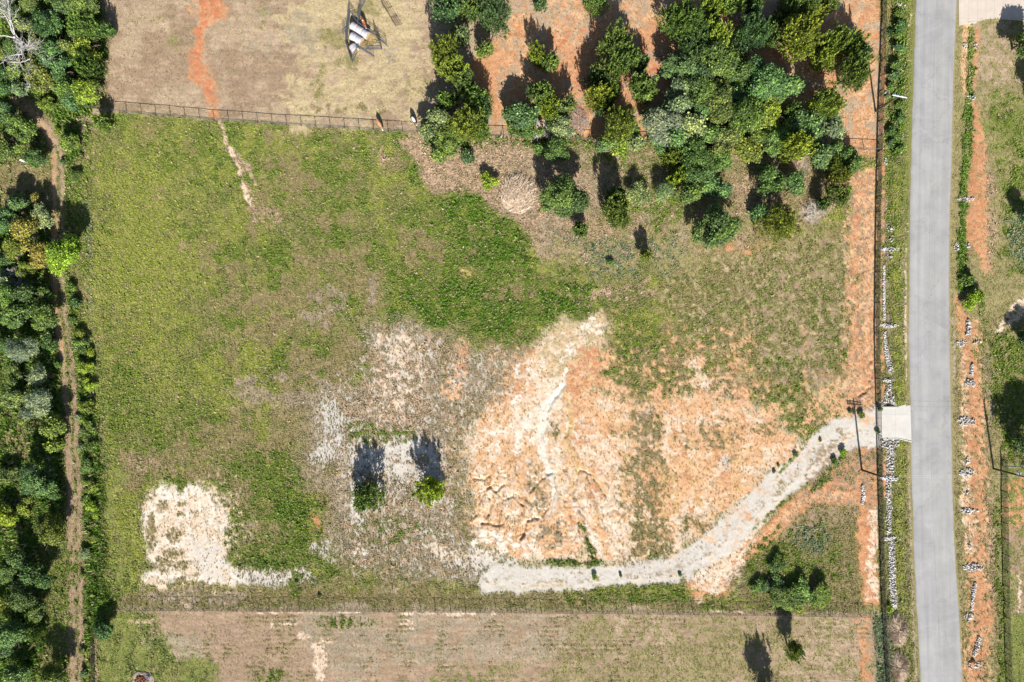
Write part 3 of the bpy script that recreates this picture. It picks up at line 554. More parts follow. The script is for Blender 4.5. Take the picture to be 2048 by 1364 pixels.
line('pale', [(1752,838,10),(1720,850,8),(1690,880,6),(1640,925,5)], 6, 4, .8, 0); line('pale', [(1560,1005),(1480,1090),(1380,1160)], 8, 5, .7, 5); line('brown', [(1700,870),(1640,908),(1580,950)], 4, 3, .35, 4); ell('brown', 1640, 905, 22, 14, 8, .45, 4); ell('brown', 1560, 970, 10, 20, 5, .5, 4); ell('peach', 1735, 840, 18, 12, 6, .6)
ell('dusk', 1735, 812, 26, 6, 4, .7, 5)
line('lush', [(1602,900,6),(1570,930,8),(1560,945,5)], 6, 2, .8, 4); line('green', [(1500,1060),(1560,1010),(1620,960)], 6, 3, .6, 5)
for q in ([(1770,532,4),(1770,640,6)],[(1772,668,6),(1777,715,9),(1783,745,9)],[(1780,768,8),(1777,795,18),(1776,810,34)],[(1780,880,34),(1781,898,18),(1781,948,16)],[(1780,962,11),(1778,1010,12),(1779,1070,10)],[(1784,1086,14),(1786,1170,13),(1790,1217,12)]):
    line('whitish', q, 8, 2.5, .8, 0, .5)
for q in ((1779,498,17,3),(1777,651,18,3),(1779,955,19,3),(1782,1077,18,3),(1932,398,18,4),(1932,842,18,8),(1934,945,17,8),(1938,1022,16,5),(1945,1135,18,8),(1925,686,11,6),(1941,766,10,7)): ell('white', *q, 2.5, .6)
poly('whitish', [(640,800),(760,640),(900,680),(1000,700),(930,840),(920,1000),(960,1140),(700,1140),(650,1080),(690,1000),(640,930)], 20, .24, 5)
poly('thatch', [(640,800),(760,640),(900,680),(980,720),(930,840),(920,1000),(930,1140),(700,1140)], 20, .2, 9)
poly('brush', [(840,262),(1000,268),(1320,275),(1320,305),(1150,300),(1000,292),(850,300)], 8, .55, 7); poly('green', [(1010,290),(1330,290),(1420,330),(1300,350),(1160,320)], 10, .5, 7)
line('brush', [(1797,15,16),(1797,120,26),(1792,240,24),(1792,310,18)], 24, 5, .62, 7)
poly('green', [(90,1120),(150,1060),(150,1300),(95,1280)], 14, .5, 8); line('yelgreen', [(195,330),(190,560),(205,800),(225,1000)], 18, 8, .5, 8); line('green', [(172,330),(160,420),(165,540)], 24, 8, .6, 7)
poly('brown', [(0,320),(95,330),(100,440),(0,440)], 14, .5, 8); poly('olive', [(0,210),(60,220),(100,330),(0,330)], 14, .5, 8)
for e_ in ((1090,345,60,26),(1460,330,40,20),(1180,400,30,60),(1500,440,30,40)): ell('drygreen', *e_, 14, .5, 6)
ell('drybrown', 300, 160, 80, 50, 30, .5, 14); ell('drybrown', 530, 150, 70, 60, 30, .5, 12)
line('yelgreen', [(1510,1210),(1360,1178),(1200,1182)], 12, 5, .5, 5); line('straw', [(1000,1176),(1150,1170),(1170,1180)], 6, 3, .5, 4)
ell('white', 735, 915, 34, 20, 12, .7, 7); ell('white', 820, 900, 60, 18, 10, .75, 7); ell('white', 868, 950, 18, 40, 10, .75, 7); ell('white', 800, 935, 40, 16, 10, .6, 6); ell('whitish', 660, 850, 26, 60, 16, .7, 6); ell('white', 718, 1020, 14, 40, 8, .7, 6)
poly('peach', [(1690,352),(1752,335),(1754,825),(1680,835)], 6, .5, 6); poly('drybrown', [(1690,352),(1752,335),(1754,825),(1680,835)], 6, .25, 5)
poly('peach', [(1000,-60),(1760,-60),(1756,300),(1000,270)], 10, .42, 9); poly('dry', [(1000,-60),(1760,-60),(1756,300),(1000,270)], 10, .33, 15); poly('redorange', [(1080,40),(1330,60),(1320,240),(1100,220)], 20, .22, 9)
poly('peach', [(1925,640),(1965,640),(1985,1360),(1925,1360)], 8, .35, 6); poly('brown', [(1925,640),(1985,640),(1995,1360),(1925,1360)], 8, .3, 5)
poly('drybrown', [(1640,890),(1755,890),(1758,1010),(1540,1100)], 8, .35, 5); poly('cream', [(985,735),(1050,705),(1130,760),(1110,900),(1100,1000),(1000,900),(940,880)], 30, .2, 9); poly('peach', [(990,700),(1240,660),(1460,760),(1620,840),(1500,1000),(1400,1080),(1240,1100),(960,1090),(930,900)], 50, .24, 7)
poly('orange', [(1330,520),(1700,470),(1700,800),(1500,800),(1350,650)], 26, .12, 8); poly('straw', [(1330,520),(1700,470),(1700,800),(1500,800),(1350,650)], 26, .15, 6); poly('olive', [(1330,520),(1700,470),(1700,720),(1560,760),(1350,650)], 26, .3, 8)
poly('yelgreen', [(190,260),(400,260),(440,700),(360,860),(230,880),(190,600)], 60, .35, 0)
poly('peach', [(1360,640),(1500,640),(1560,860),(1330,830)], 30, .22, 7)
poly('brown', [(1260,830),(1330,830),(1335,930),(1260,930)], 12, .55, 8); poly('dusk', [(1255,1040),(1330,1040),(1340,1110),(1250,1112)], 10, .5, 6)
line('cream', [(1131,742,6),(1128,772,8),(1108,792,20),(1092,830,26),(1082,870,18),(1081,905,12),(1095,940,9),(1106,970,7),(1108,1000,7),(1100,1030,9)], 12, 6, .85, 0, .8); line('cream', [(1105,795,14),(1060,835,16),(1026,905,10)], 12, 9, .6, 8); line('cream', [(1175,660,14),(1130,720,12)], 12, 9, .6, 8)
line('ochre', [(1130,780,4),(1143,830,6),(1140,860,9),(1130,885,9),(1150,915,9),(1152,950,5)], 6, 4, .6); ell('cream', 1000, 1090, 60, 26, 16, .5, 8)
line('pale', [(2000,648,8),(2048,610,9),(2080,590,9)], 9, 4, .8, 5); line('pale', [(1995,662,5),(2048,628,6),(2080,606,6)], 6, 3, .8, 5)
poly('thatch', [(1000,290),(1330,300),(1330,420),(1100,520),(1050,440)], 20, .35, 7); poly('drygreen', [(1080,480),(1330,440),(1480,500),(1300,560),(1100,540)], 24, .45, 8)
poly('white', [(1740,812),(1760,806),(1760,892),(1735,898)], 5, .7, 6)
line('orange', [(1930,640,26),(1945,760,30),(1950,900,34),(1955,1050,38),(1960,1200,36),(1955,1364,34)], 30, 12, .45, 7); line('orange', [(1956,210,6),(1962,300,22),(1962,400,26),(1958,480,34),(1972,540,14)], 20, 8, .5, 6)
poly('greybrown', [(1000,295),(1330,310),(1300,400),(1180,430),(1110,520),(1060,450)], 20, .4, 6); poly('bluegreen', [(1130,470),(1340,480),(1330,545),(1180,545)], 20, .35, 6); poly('green', [(1180,300),(1420,330),(1340,470),(1250,440)], 24, .3, 6)
ell('pale', 395, 1070, 85, 95, 60, .22, 5); poly('drygreen', [(1250,1240),(1740,1240),(1740,1360),(1100,1360)], 40, .35, 12)
#PAINT_END
sl, m = poly(None, GRAVEL, 5, ret=True); P[sl][..., 12] *= (1 - .9 * np.clip(m * 1.3 - .2, 0, 1)); P[sl][..., 13] *= (1 - .3 * m)
# relief ----------------------------------------------------------
hi = eq(fbm(X, Y, 5.0, 3, 2), 2.0); hi2 = eq(fbm(X, Y, 14.0, 6, 3), 2.0)
mixn = (0.55 * hi + 0.45 * eq(fbm(X, Y, 26, 9, 3), 2.2))[..., None]
COL = P[..., 0:3] * (1 - mixn) + P[..., 3:6] * mixn
stk = (eq(vn(X * .10, Y, 3.2, 7), 1.6) * .6 + eq(vn(X * .22, Y, 7, 11), 1.6) * .4 - .5)[..., None]
lowg = np.clip((.36 - P[..., 14]) * 12, 0, 1)[..., None] * (P[..., 12:13] > .3)
COL = COL * (1 + stk * lowg * .38)
inner = ((X > -60) & (X < 2108) & (Y > -60) & (Y < 1424)).astype(np.float32)
Z = (fbm(X, Y, 500, 4, 3) - .5) * 0.5
Z = Z + P[..., 14] * inner * ((hi - .5) * 0.10 + (hi2 - .5) * 0.16)
def relief(mask, amp):
    global Z
    sl, m = mask; Z[sl] = Z[sl] + m * amp
relief(line(None, [(1133,745,3),(1128,772,4),(1102,805,6),(1086,870,5),(1096,940,5),(1107,985,4),(1098,1030,5)], 5, 4, ret=True), -.30)
GUL = [[(948,1035),(960,1005),(978,975),(990,985),(1000,975),(1012,970)],[(1062,985),(1075,968),(1092,955),(1103,945)],[(1145,985),(1155,950),(1158,942),(1180,950),(1205,978),(1212,990)],[(1044,1075),(1055,1040),(1075,1035)],
       [(975,990),(985,1010),(975,1035)],[(990,985),(1003,1000),(1006,1020)],[(960,990),(985,968)],[(1155,1050),(1165,1080),(1190,1125)],[(1040,1085),(1055,1045),(1065,1005)],[(1130,790),(1141,840),(1130,880)],[(1098,1010),(1085,1035)],[(1720,790),(1738,770),(1744,720)],[(950,960),(970,962),(985,950)],[(965,1045),(1000,1050),(1020,1030)],[(1010,1000),(1030,990),(1045,1010)]]
for g in GUL: relief(line(None, [(x, y, 2.5) for x, y in g], 2.5, 2.5, ret=True, w=2), -.4)
sl, m = poly(None, [(930,940),(1050,940),(1240,1000),(1240,1110),(1000,1110),(935,1060)], 20, ret=True)
rg = np.abs(fbm(X[sl], Y[sl], 26, 12, 3) - .5) * 2; Z[sl] = Z[sl] + m * (np.clip(rg * 5, 0, 1) * 0.13 - .05)
for lx in ([(1778,0),(1778,300),(1776,500),(1772,650),(1778,810)],[(1780,876),(1780,1000),(1784,1130),(1788,1220),(1800,1364)],[(1943,60),(1943,200),(1940,400),(1930,560),(1930,700),(1940,900),(1942,1100),(1952,1364)]):
    relief(line(None, lx, 10, 13, ret=True, w=.3), -.55)
for lx in ([(1742,400),(1741,780)],[(1716,400),(1712,780)]): relief(line(None, lx, 3, 4, ret=True, w=1), -.12)
relief(poly(None, [(1757,808),(1830,800),(1830,888),(1757,884)], 5, ret=True, w=.1), .0)
flat = np.zeros_like(Z)
def flatten(pts, z, soft=5):
    sl, m = poly(None, pts, soft, ret=True, w=0.05); m = np.clip(m * 2, 0, 1); Z[sl] = Z[sl] * (1 - m) + z * m
ROAD_L = [(1838,-240),(1832,0),(1827,150),(1821,340),(1818.5,520),(1817,682),(1820,800),(1822,950),(1825,1023),(1827,1100),(1832,1200),(1837,1290),(1841,1364),(1852,1620)]
ROAD_R = [(1920,-240),(1914,0),(1911,60),(1907,170),(1903,340),(1900,430),(1898.5,560),(1899.5,682),(1903,850),(1906,1000),(1908.5,1060),(1911,1120),(1916,1180),(1920,1260),(1925,1364),(1937,1620)]
flatten(ROAD_L + ROAD_R[::-1], 0.0, 5)
APRON = [(1757,817),(1761,815),(1795,815),(1810,811),(1820.5,810),(1822.5,881),(1798,876),(1765,876),(1757,880)]
flatten(APRON, 0.03, 2.5)
DRIVE = [(1916,-60),(2112,-60),(2112,46),(1975,37.5),(1950,44),(1917,51)]
flatten(DRIVE, 0.03, 4)
WXc = (X - 1024) * S; WYc = (682 - Y) * S
# split the sheet into ground, gravel track and dirt track so each is its own surface
gm = np.zeros(X.shape, np.int8)
sl, m = poly(None, GRAVEL, 5, ret=True); gm[sl] = np.where(m > .5, 1, gm[sl])
sl, m = line(None, TRK, 9, 3, ret=True); gm[sl] = np.where(m > .5, 2, gm[sl])
sl, m = line(None, TRK2, 6, 3, ret=True); gm[sl] = np.where(m > .5, 2, gm[sl])
idx = np.arange(NX * NY).reshape(NY, NX)
Q = np.stack([idx[:-1, :-1], idx[1:, :-1], idx[1:, 1:], idx[:-1, 1:]], -1).reshape(-1, 4)
fc = gm[:-1, :-1].reshape(-1)
Vg = np.stack([WXc, WYc, Z], -1).reshape(-1, 3); Cg = COL.reshape(-1, 3); Rg = np.clip(P[..., 13] * 3 + P[..., 14] * .5, 0.3, 1).reshape(-1)
for code, nm, lb in ((0, 'ground', None), (1, 'gravel_track', None), (2, 'dirt_track', None)):
    q = Q[fc == code]; u, inv = np.unique(q, return_inverse=True)
    structure(new_mesh(nm, Vg[u], quads=inv.reshape(q.shape), mat=M_GROUND, smooth=True, attrs={'Col': Cg[u], 'Rough': Rg[u]}))

def gz(px, py):
    i = np.clip(((np.asarray(px) - fx[0]) / GP).astype(int), 0, len(fx) - 1) + len(gx); j = np.clip(((np.asarray(py) - fy[0]) / GP).astype(int), 0, len(fy) - 1) + len(gx)
    return Z[j, i]
def gzw(x, y): return float(gz(x / S + 1024, 682 - y / S))

# road, driveways -------------------------------------------------
def interp_edge(E, y): return np.interp(y, [p[1] for p in E], [p[0] for p in E])
yy = np.arange(-240, 1621, 3.0); r2 = np.random.default_rng(3)
def jag(n, a):
    j = r2.normal(0, 1, n); k = np.array([.25, .5, .25]); return np.convolve(j, k, 'same') * a + np.convolve(r2.normal(0, 1, n), np.ones(11) / 11, 'same') * a * 1.5
L = interp_edge(ROAD_L, yy) + jag(len(yy), .35); R = interp_edge(ROAD_R, yy) + jag(len(yy), .35)
ts = np.r_[0, .02, np.linspace(.1, .9, 9), .98, 1]
RX = L[:, None] * (1 - ts) + R[:, None] * ts; RY = np.repeat(yy[:, None], len(ts), 1)
RZ = np.where((ts == 0) | (ts == 1), -0.03, 0.045 + 0.05 * (1 - (2 * ts - 1) ** 2)) * np.ones_like(RX)
V = np.stack([(RX - 1024) * S, (682 - RY) * S, RZ], -1).reshape(-1, 3)
ii = np.arange(len(V)).reshape(RX.shape); Qr = np.stack([ii[:-1, :-1], ii[1:, :-1], ii[1:, 1:], ii[:-1, 1:]], -1).reshape(-1, 4)
structure(new_mesh('road', V, quads=Qr, mat=M_ROAD, smooth=True, attrs={'across': np.tile(ts, len(yy))}))
def slab(name, pts, z0, z1, mat):
    n = len(pts); V = [(*W(x, y), z1) for x, y in pts] + [(*W(x, y), z0) for x, y in pts]
    F = [tuple(range(n))[::-1]] + [(i, (i + 1) % n, n + (i + 1) % n, n + i) for i in range(n)]
    o = new_mesh(name, V, F=F, mat=mat); return structure(o)
slab('concrete_apron', APRON, -0.4, 0.075, M_APRON)
slab('concrete_driveway', DRIVE[:-1] + [(1917.5, 51)], -0.4, 0.085, M_DRIVE)

# ------------------------------------------------------------------ grass and weeds
def tufts(name, n, seed, label, sel=None, size=1.0, blades=4, hmul=1.0, colmul=1.0, box=(-30, -30, 2078, 1394), mat=None):
    g = np.random.default_rng(seed)
    px = g.uniform(box[0], box[2], n); py = g.uniform(box[1], box[3], n)
    i = ((px - fx[0]) / GP).astype(int) + len(gx); j = ((py - fy[0]) / GP).astype(int) + len(gx)
    p = P[j, i]; dens = p[:, 12]
    clump = eq(fbm(px, py, 9, 2, 2), 2.5) * 0.9 + 0.45
    keep = g.random(n) < dens * clump * 0.8
    keep &= ~((px > interp_edge(ROAD_L, py) - 3) & (px < interp_edge(ROAD_R, py) + 3))
    keep &= ~((px > 1757) & (px < 1822) & (py > 812) & (py < 880)) & ~((px > 1916) & (py < 38 + 14 * (px < 1960)))
    if sel is not None: keep &= sel(px, py, p)
    px, py, p, i, j = px[keep], py[keep], p[keep], i[keep], j[keep]; n = len(px)
    t = np.clip(g.normal(.5, .35, n), 0, 1)[:, None]
    col = p[:, 6:9] * (1 - t) + p[:, 9:12] * t
    col = col * np.exp(g.normal(0, .13, n))[:, None] * colmul
    if name == 'grass':      # dead straw-coloured tufts among the living ones
        dry = (g.random(n) < .13) & (dens[keep] > .6)
        col[dry] = alb((206, 186, 148), .7) * np.exp(g.normal(0, .2, dry.sum()))[:, None]
        drk = (g.random(n) < .10) & (dens[keep] > .6); col[drk] *= .6
    h = p[:, 13] * np.exp(g.normal(0, .35, n)) * hmul; r = (0.10 + .35 * h) * size * np.exp(g.normal(0, .25, n))
    bx = (px - 1024) * S; by = (682 - py) * S; bz = Z[j, i]
    VV = np.empty((n, blades, 3, 3), np.float32); a0 = g.uniform(0, 6.28, n)
    for b in range(blades):
        a = a0 + b * 6.283 / blades + g.normal(0, .4, n); ca, sa = np.cos(a), np.sin(a); ln = g.uniform(.6, 1.15, n)
        w = r * g.uniform(.35, .7, n)
        VV[:, b, 0] = np.stack([bx - sa * w - ca * r * .2, by + ca * w - sa * r * .2, bz], -1)
        VV[:, b, 1] = np.stack([bx + sa * w - ca * r * .2, by - ca * w - sa * r * .2, bz + h * .15], -1)
        VV[:, b, 2] = np.stack([bx + ca * r * 1.4 * ln, by + sa * r * 1.4 * ln, bz + h * ln], -1)
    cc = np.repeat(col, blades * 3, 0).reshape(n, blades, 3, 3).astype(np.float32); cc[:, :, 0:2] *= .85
    V = VV.reshape(-1, 3)
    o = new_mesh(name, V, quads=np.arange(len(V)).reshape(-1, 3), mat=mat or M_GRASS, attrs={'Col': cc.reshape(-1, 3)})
    return tag(o, label, 'grass', kind='stuff')
tufts('grass', 1150000, 11, 'mixed green, olive and straw-coloured grass tufts growing over the fields and verges', sel=lambda x, y, p: p[:, 13] < .5, size=.70)
tufts('undergrowth', 120000, 12, 'dense low leafy undergrowth on the woodland floor left of the field', sel=lambda x, y, p: p[:, 13] >= .5, blades=5, size=1.1)

# ------------------------------------------------------------------ trees
def quad_leaves(Pc, A, B):
    V = np.stack([Pc - A, Pc + B, Pc + A, Pc - B], 1).reshape(-1, 3)
    return V, np.arange(len(V)).reshape(-1, 4)
def unit(v): return v / (np.linalg.norm(v, axis=-1, keepdims=True) + 1e-9)
def crown_points(kind, R, g):
    """centres and outward directions of the leaf sprays"""
    n = int({'cedar': 150, 'oak': 95, 'pale': 100, 'shrub': 90}[kind] * max(R, 1.0) ** 1.75) + 40
    d = unit(g.normal(0, 1, (n, 3))); d[:, 2] = np.where(d[:, 2] < -.25, -d[:, 2], d[:, 2])
    if kind == 'cedar':
        k = max(3, int(R * 2.2)); cc = np.c_[g.uniform(-.58, .58, (k, 2)) * R, g.uniform(-.8, .45, k) * R]; cr = R * g.uniform(.26, .5, k); cc[0] = 0; cr[0] = R * .62
    elif kind == 'oak':
        k = max(5, int(R * 3.6)); u = unit(g.normal(0, 1, (k, 3))); u[:, 2] = np.where(g.random(k) < .3, -.6 * np.abs(u[:, 2]), np.abs(u[:, 2]) * .8); cc = u * R * g.uniform(.3, .78, (k, 1)); cr = R * g.uniform(.2, .42, k)
    else:
        k = max(5, int(R * 4)); u = unit(g.normal(0, 1, (k, 3))); u[:, 2] = np.abs(u[:, 2]) * .6; cc = u * R * g.uniform(.3, .75, (k, 1)); cr = R * g.uniform(.22, .38, k)
    w = cr ** 2; which = g.choice(k, n, p=w / w.sum())
    rad = cr[which][:, None] * g.uniform(.68, 1.08, (n, 1))
    p = cc[which] + d * rad * ((1, 1, 1.35) if kind == 'cedar' else (1, 1, .85))
    if kind == 'cedar':       # upright spires that make the ragged, spiky top of a juniper
        q = int(7 * R) + 5; a = g.uniform(0, 6.28, q); rr = np.sqrt(g.random(q)) * R * .85; hh = R * (1.0 - .55 * (rr / R) ** 2); L_ = g.uniform(.35, .75, q) * (.5 + .22 * R); m_ = 9
        t_ = np.linspace(0, 1, m_)[None, :]; j = g.normal(0, .10, (q, m_, 2)) * (1.2 - t_[..., None])
        sp_ = np.stack([np.cos(a)[:, None] * rr[:, None] + j[..., 0], np.sin(a)[:, None] * rr[:, None] + j[..., 1], hh[:, None] * .75 + t_ * L_[:, None] * 1.3], -1).reshape(-1, 3)
        dd = np.tile([0, 0, 1.0], (q * m_, 1)) + g.normal(0, .25, (q * m_, 3)); p = np.vstack([p, sp_]); d = np.vstack([d, unit(dd)]); which = np.r_[which, np.repeat(g.integers(0, k, q), m_)]
    return p, d, which, k
def crown_mesh(kind, R, seed):
    g = np.random.default_rng(seed); p, d, which, k = crown_points(kind, R, g); n = len(p)
    m = {'cedar': 11, 'oak': 13, 'pale': 12, 'shrub': 12}[kind]
    up = np.array([0, 0, 1.0]); ctint = g.normal(0, .10, k)[which]
    base = (g.normal(.42, .19, n) + ctint)
    if kind == 'cedar':
        ax = unit(d * .75 + up * .75 + g.normal(0, .25, (n, 3))); ln = g.uniform(.35, .8, n)
        t = g.uniform(0, 1, (n, m)); off = g.normal(0, .075, (n, m, 3)) * (1.25 - t[..., None])
        pc = p[:, None] + ax[:, None] * (t * ln[:, None])[..., None] + off
        a = unit(ax[:, None] + g.normal(0, .45, (n, m, 3))) * g.uniform(.09, .17, (n, m, 1)); bb = unit(np.cross(a, g.normal(0, 1, (n, m, 3)))) * g.uniform(.035, .07, (n, m, 1))
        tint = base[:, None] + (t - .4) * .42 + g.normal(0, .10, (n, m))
    else:
        sp = {'oak': .22, 'pale': .24, 'shrub': .18}[kind]
        off = g.normal(0, sp, (n, m, 3)) * (1, 1, .6); pc = p[:, None] + off
        nrm = unit(d[:, None] * .7 + up * .7 + g.normal(0, .7, (n, m, 3)))
        a = unit(np.cross(nrm, g.normal(0, 1, (n, m, 3)))); bb = np.cross(nrm, a)
        s = g.uniform(.09, .17, (n, m, 1)) * (1.0 if kind == 'oak' else .85); a = a * s * (1.1 if kind != 'pale' else 1.5); bb = bb * s * (.75 if kind != 'pale' else .42)
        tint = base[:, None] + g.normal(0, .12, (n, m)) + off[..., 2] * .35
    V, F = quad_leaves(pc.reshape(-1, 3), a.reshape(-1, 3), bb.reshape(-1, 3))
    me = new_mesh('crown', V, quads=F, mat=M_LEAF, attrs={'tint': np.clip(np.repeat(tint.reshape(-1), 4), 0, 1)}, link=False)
    zc = {'cedar': .92, 'oak': .92, 'pale': .82, 'shrub': .5}[kind] * R
    mb = MB(); r0 = .05 + .055 * R
    bend = g.normal(0, .12, 2) * R
    mb.tube([(0, 0, -.3), (0, 0, .1), (bend[0] * .4, bend[1] * .4, zc * .5), (bend[0], bend[1], zc)], [r0 * 1.35, r0 * 1.1, r0 * .8, r0 * .4], 7)
    for q in range(7 if kind == 'cedar' else 9):
        z0 = zc * g.uniform(.3, .9); a = g.uniform(0, 6.28); e = g.uniform(.55, .85) * R
        f = z0 / zc; s0 = np.array([bend[0] * f * .9, bend[1] * f * .9, z0]); e1 = s0 + np.array([math.cos(a) * e, math.sin(a) * e, g.uniform(.15, .6) * R])
        mid = (s0 + e1) / 2 + g.normal(0, .08, 3) * R
        mb.tube([s0, mid, e1], [r0 * .4, r0 * .25, r0 * .08], 5)
    tr = new_mesh('trunk', np.vstack(mb.V), F=mb.F, mat=M_BARK, smooth=True, link=False)
    return me.data, tr.data, zc
PROTO = {}
for kd, sizes in (('cedar', ((1.2, 3), (2.4, 5), (3.8, 5))), ('oak', ((1.4, 3), (2.6, 6), (4.0, 6))), ('pale', ((1.8, 2), (3.2, 3))), ('shrub', ((1.0, 4), (1.8, 4), (3.2, 2)))):
    for R_, cnt in sizes:
        PROTO[(kd, R_)] = [crown_mesh(kd, R_, hash((len(kd), int(R_ * 10), q)) % 9999 + q) for q in range(cnt)]
HUE = {'deep': (0.057, 0.108, 0.030), 'mid': (0.091, 0.148, 0.032), 'yel': (0.135, 0.180, 0.025), 'lime': (0.177, 0.257, 0.023), 'pale': (0.142, 0.194, 0.085), 'teal': (0.078, 0.142, 0.048),
       'olive': (0.112, 0.150, 0.039), 'autumn': (0.165, 0.155, 0.032), 'grey': (0.171, 0.211, 0.120)}
TNAME = {'cedar': ('cedar_tree', 'cedar tree'), 'oak': ('broadleaf_tree', 'broadleaf tree'), 'pale': ('pale_tree', 'pale-leaved tree'), 'shrub': ('shrub', 'shrub')}
trng = random.Random(5); used = {}
def tree(px, py, r, kind, hue, label, group=None, zs=1.0, name=None, cat=None):
    Rm = r * S * 1.0; best = min((k for k in PROTO if k[0] == kind), key=lambda k: abs(math.log(k[1] / Rm)))
    used[best] = used.get(best, 0) + 1
    cr, tr, zc = PROTO[best][used[best] % len(PROTO[best])]
    s = Rm / best[1] * (1.13 if group == GB else .96 if group in (GA, GD) else 1.06); zm = zc * s * zs; x, y = W(px, py, zm)
    t = thing(name or TNAME[kind][0], label, cat or ('shrub' if kind == 'shrub' else 'tree'), (x, y, gzw(x, y)), trng.uniform(0, 6.28), group)
    q_ = trng.uniform(.84, 1.2); t.scale = (s * q_, s / q_, s * zs)
    c = bpy.data.objects.new('crown', cr); C.objects.link(c); c.parent = t; c.location = (0, 0, zc)
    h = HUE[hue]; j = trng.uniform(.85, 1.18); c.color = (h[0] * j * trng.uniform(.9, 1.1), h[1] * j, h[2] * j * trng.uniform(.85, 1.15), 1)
    u = bpy.data.objects.new('trunk', tr); C.objects.link(u); u.parent = t
    return t
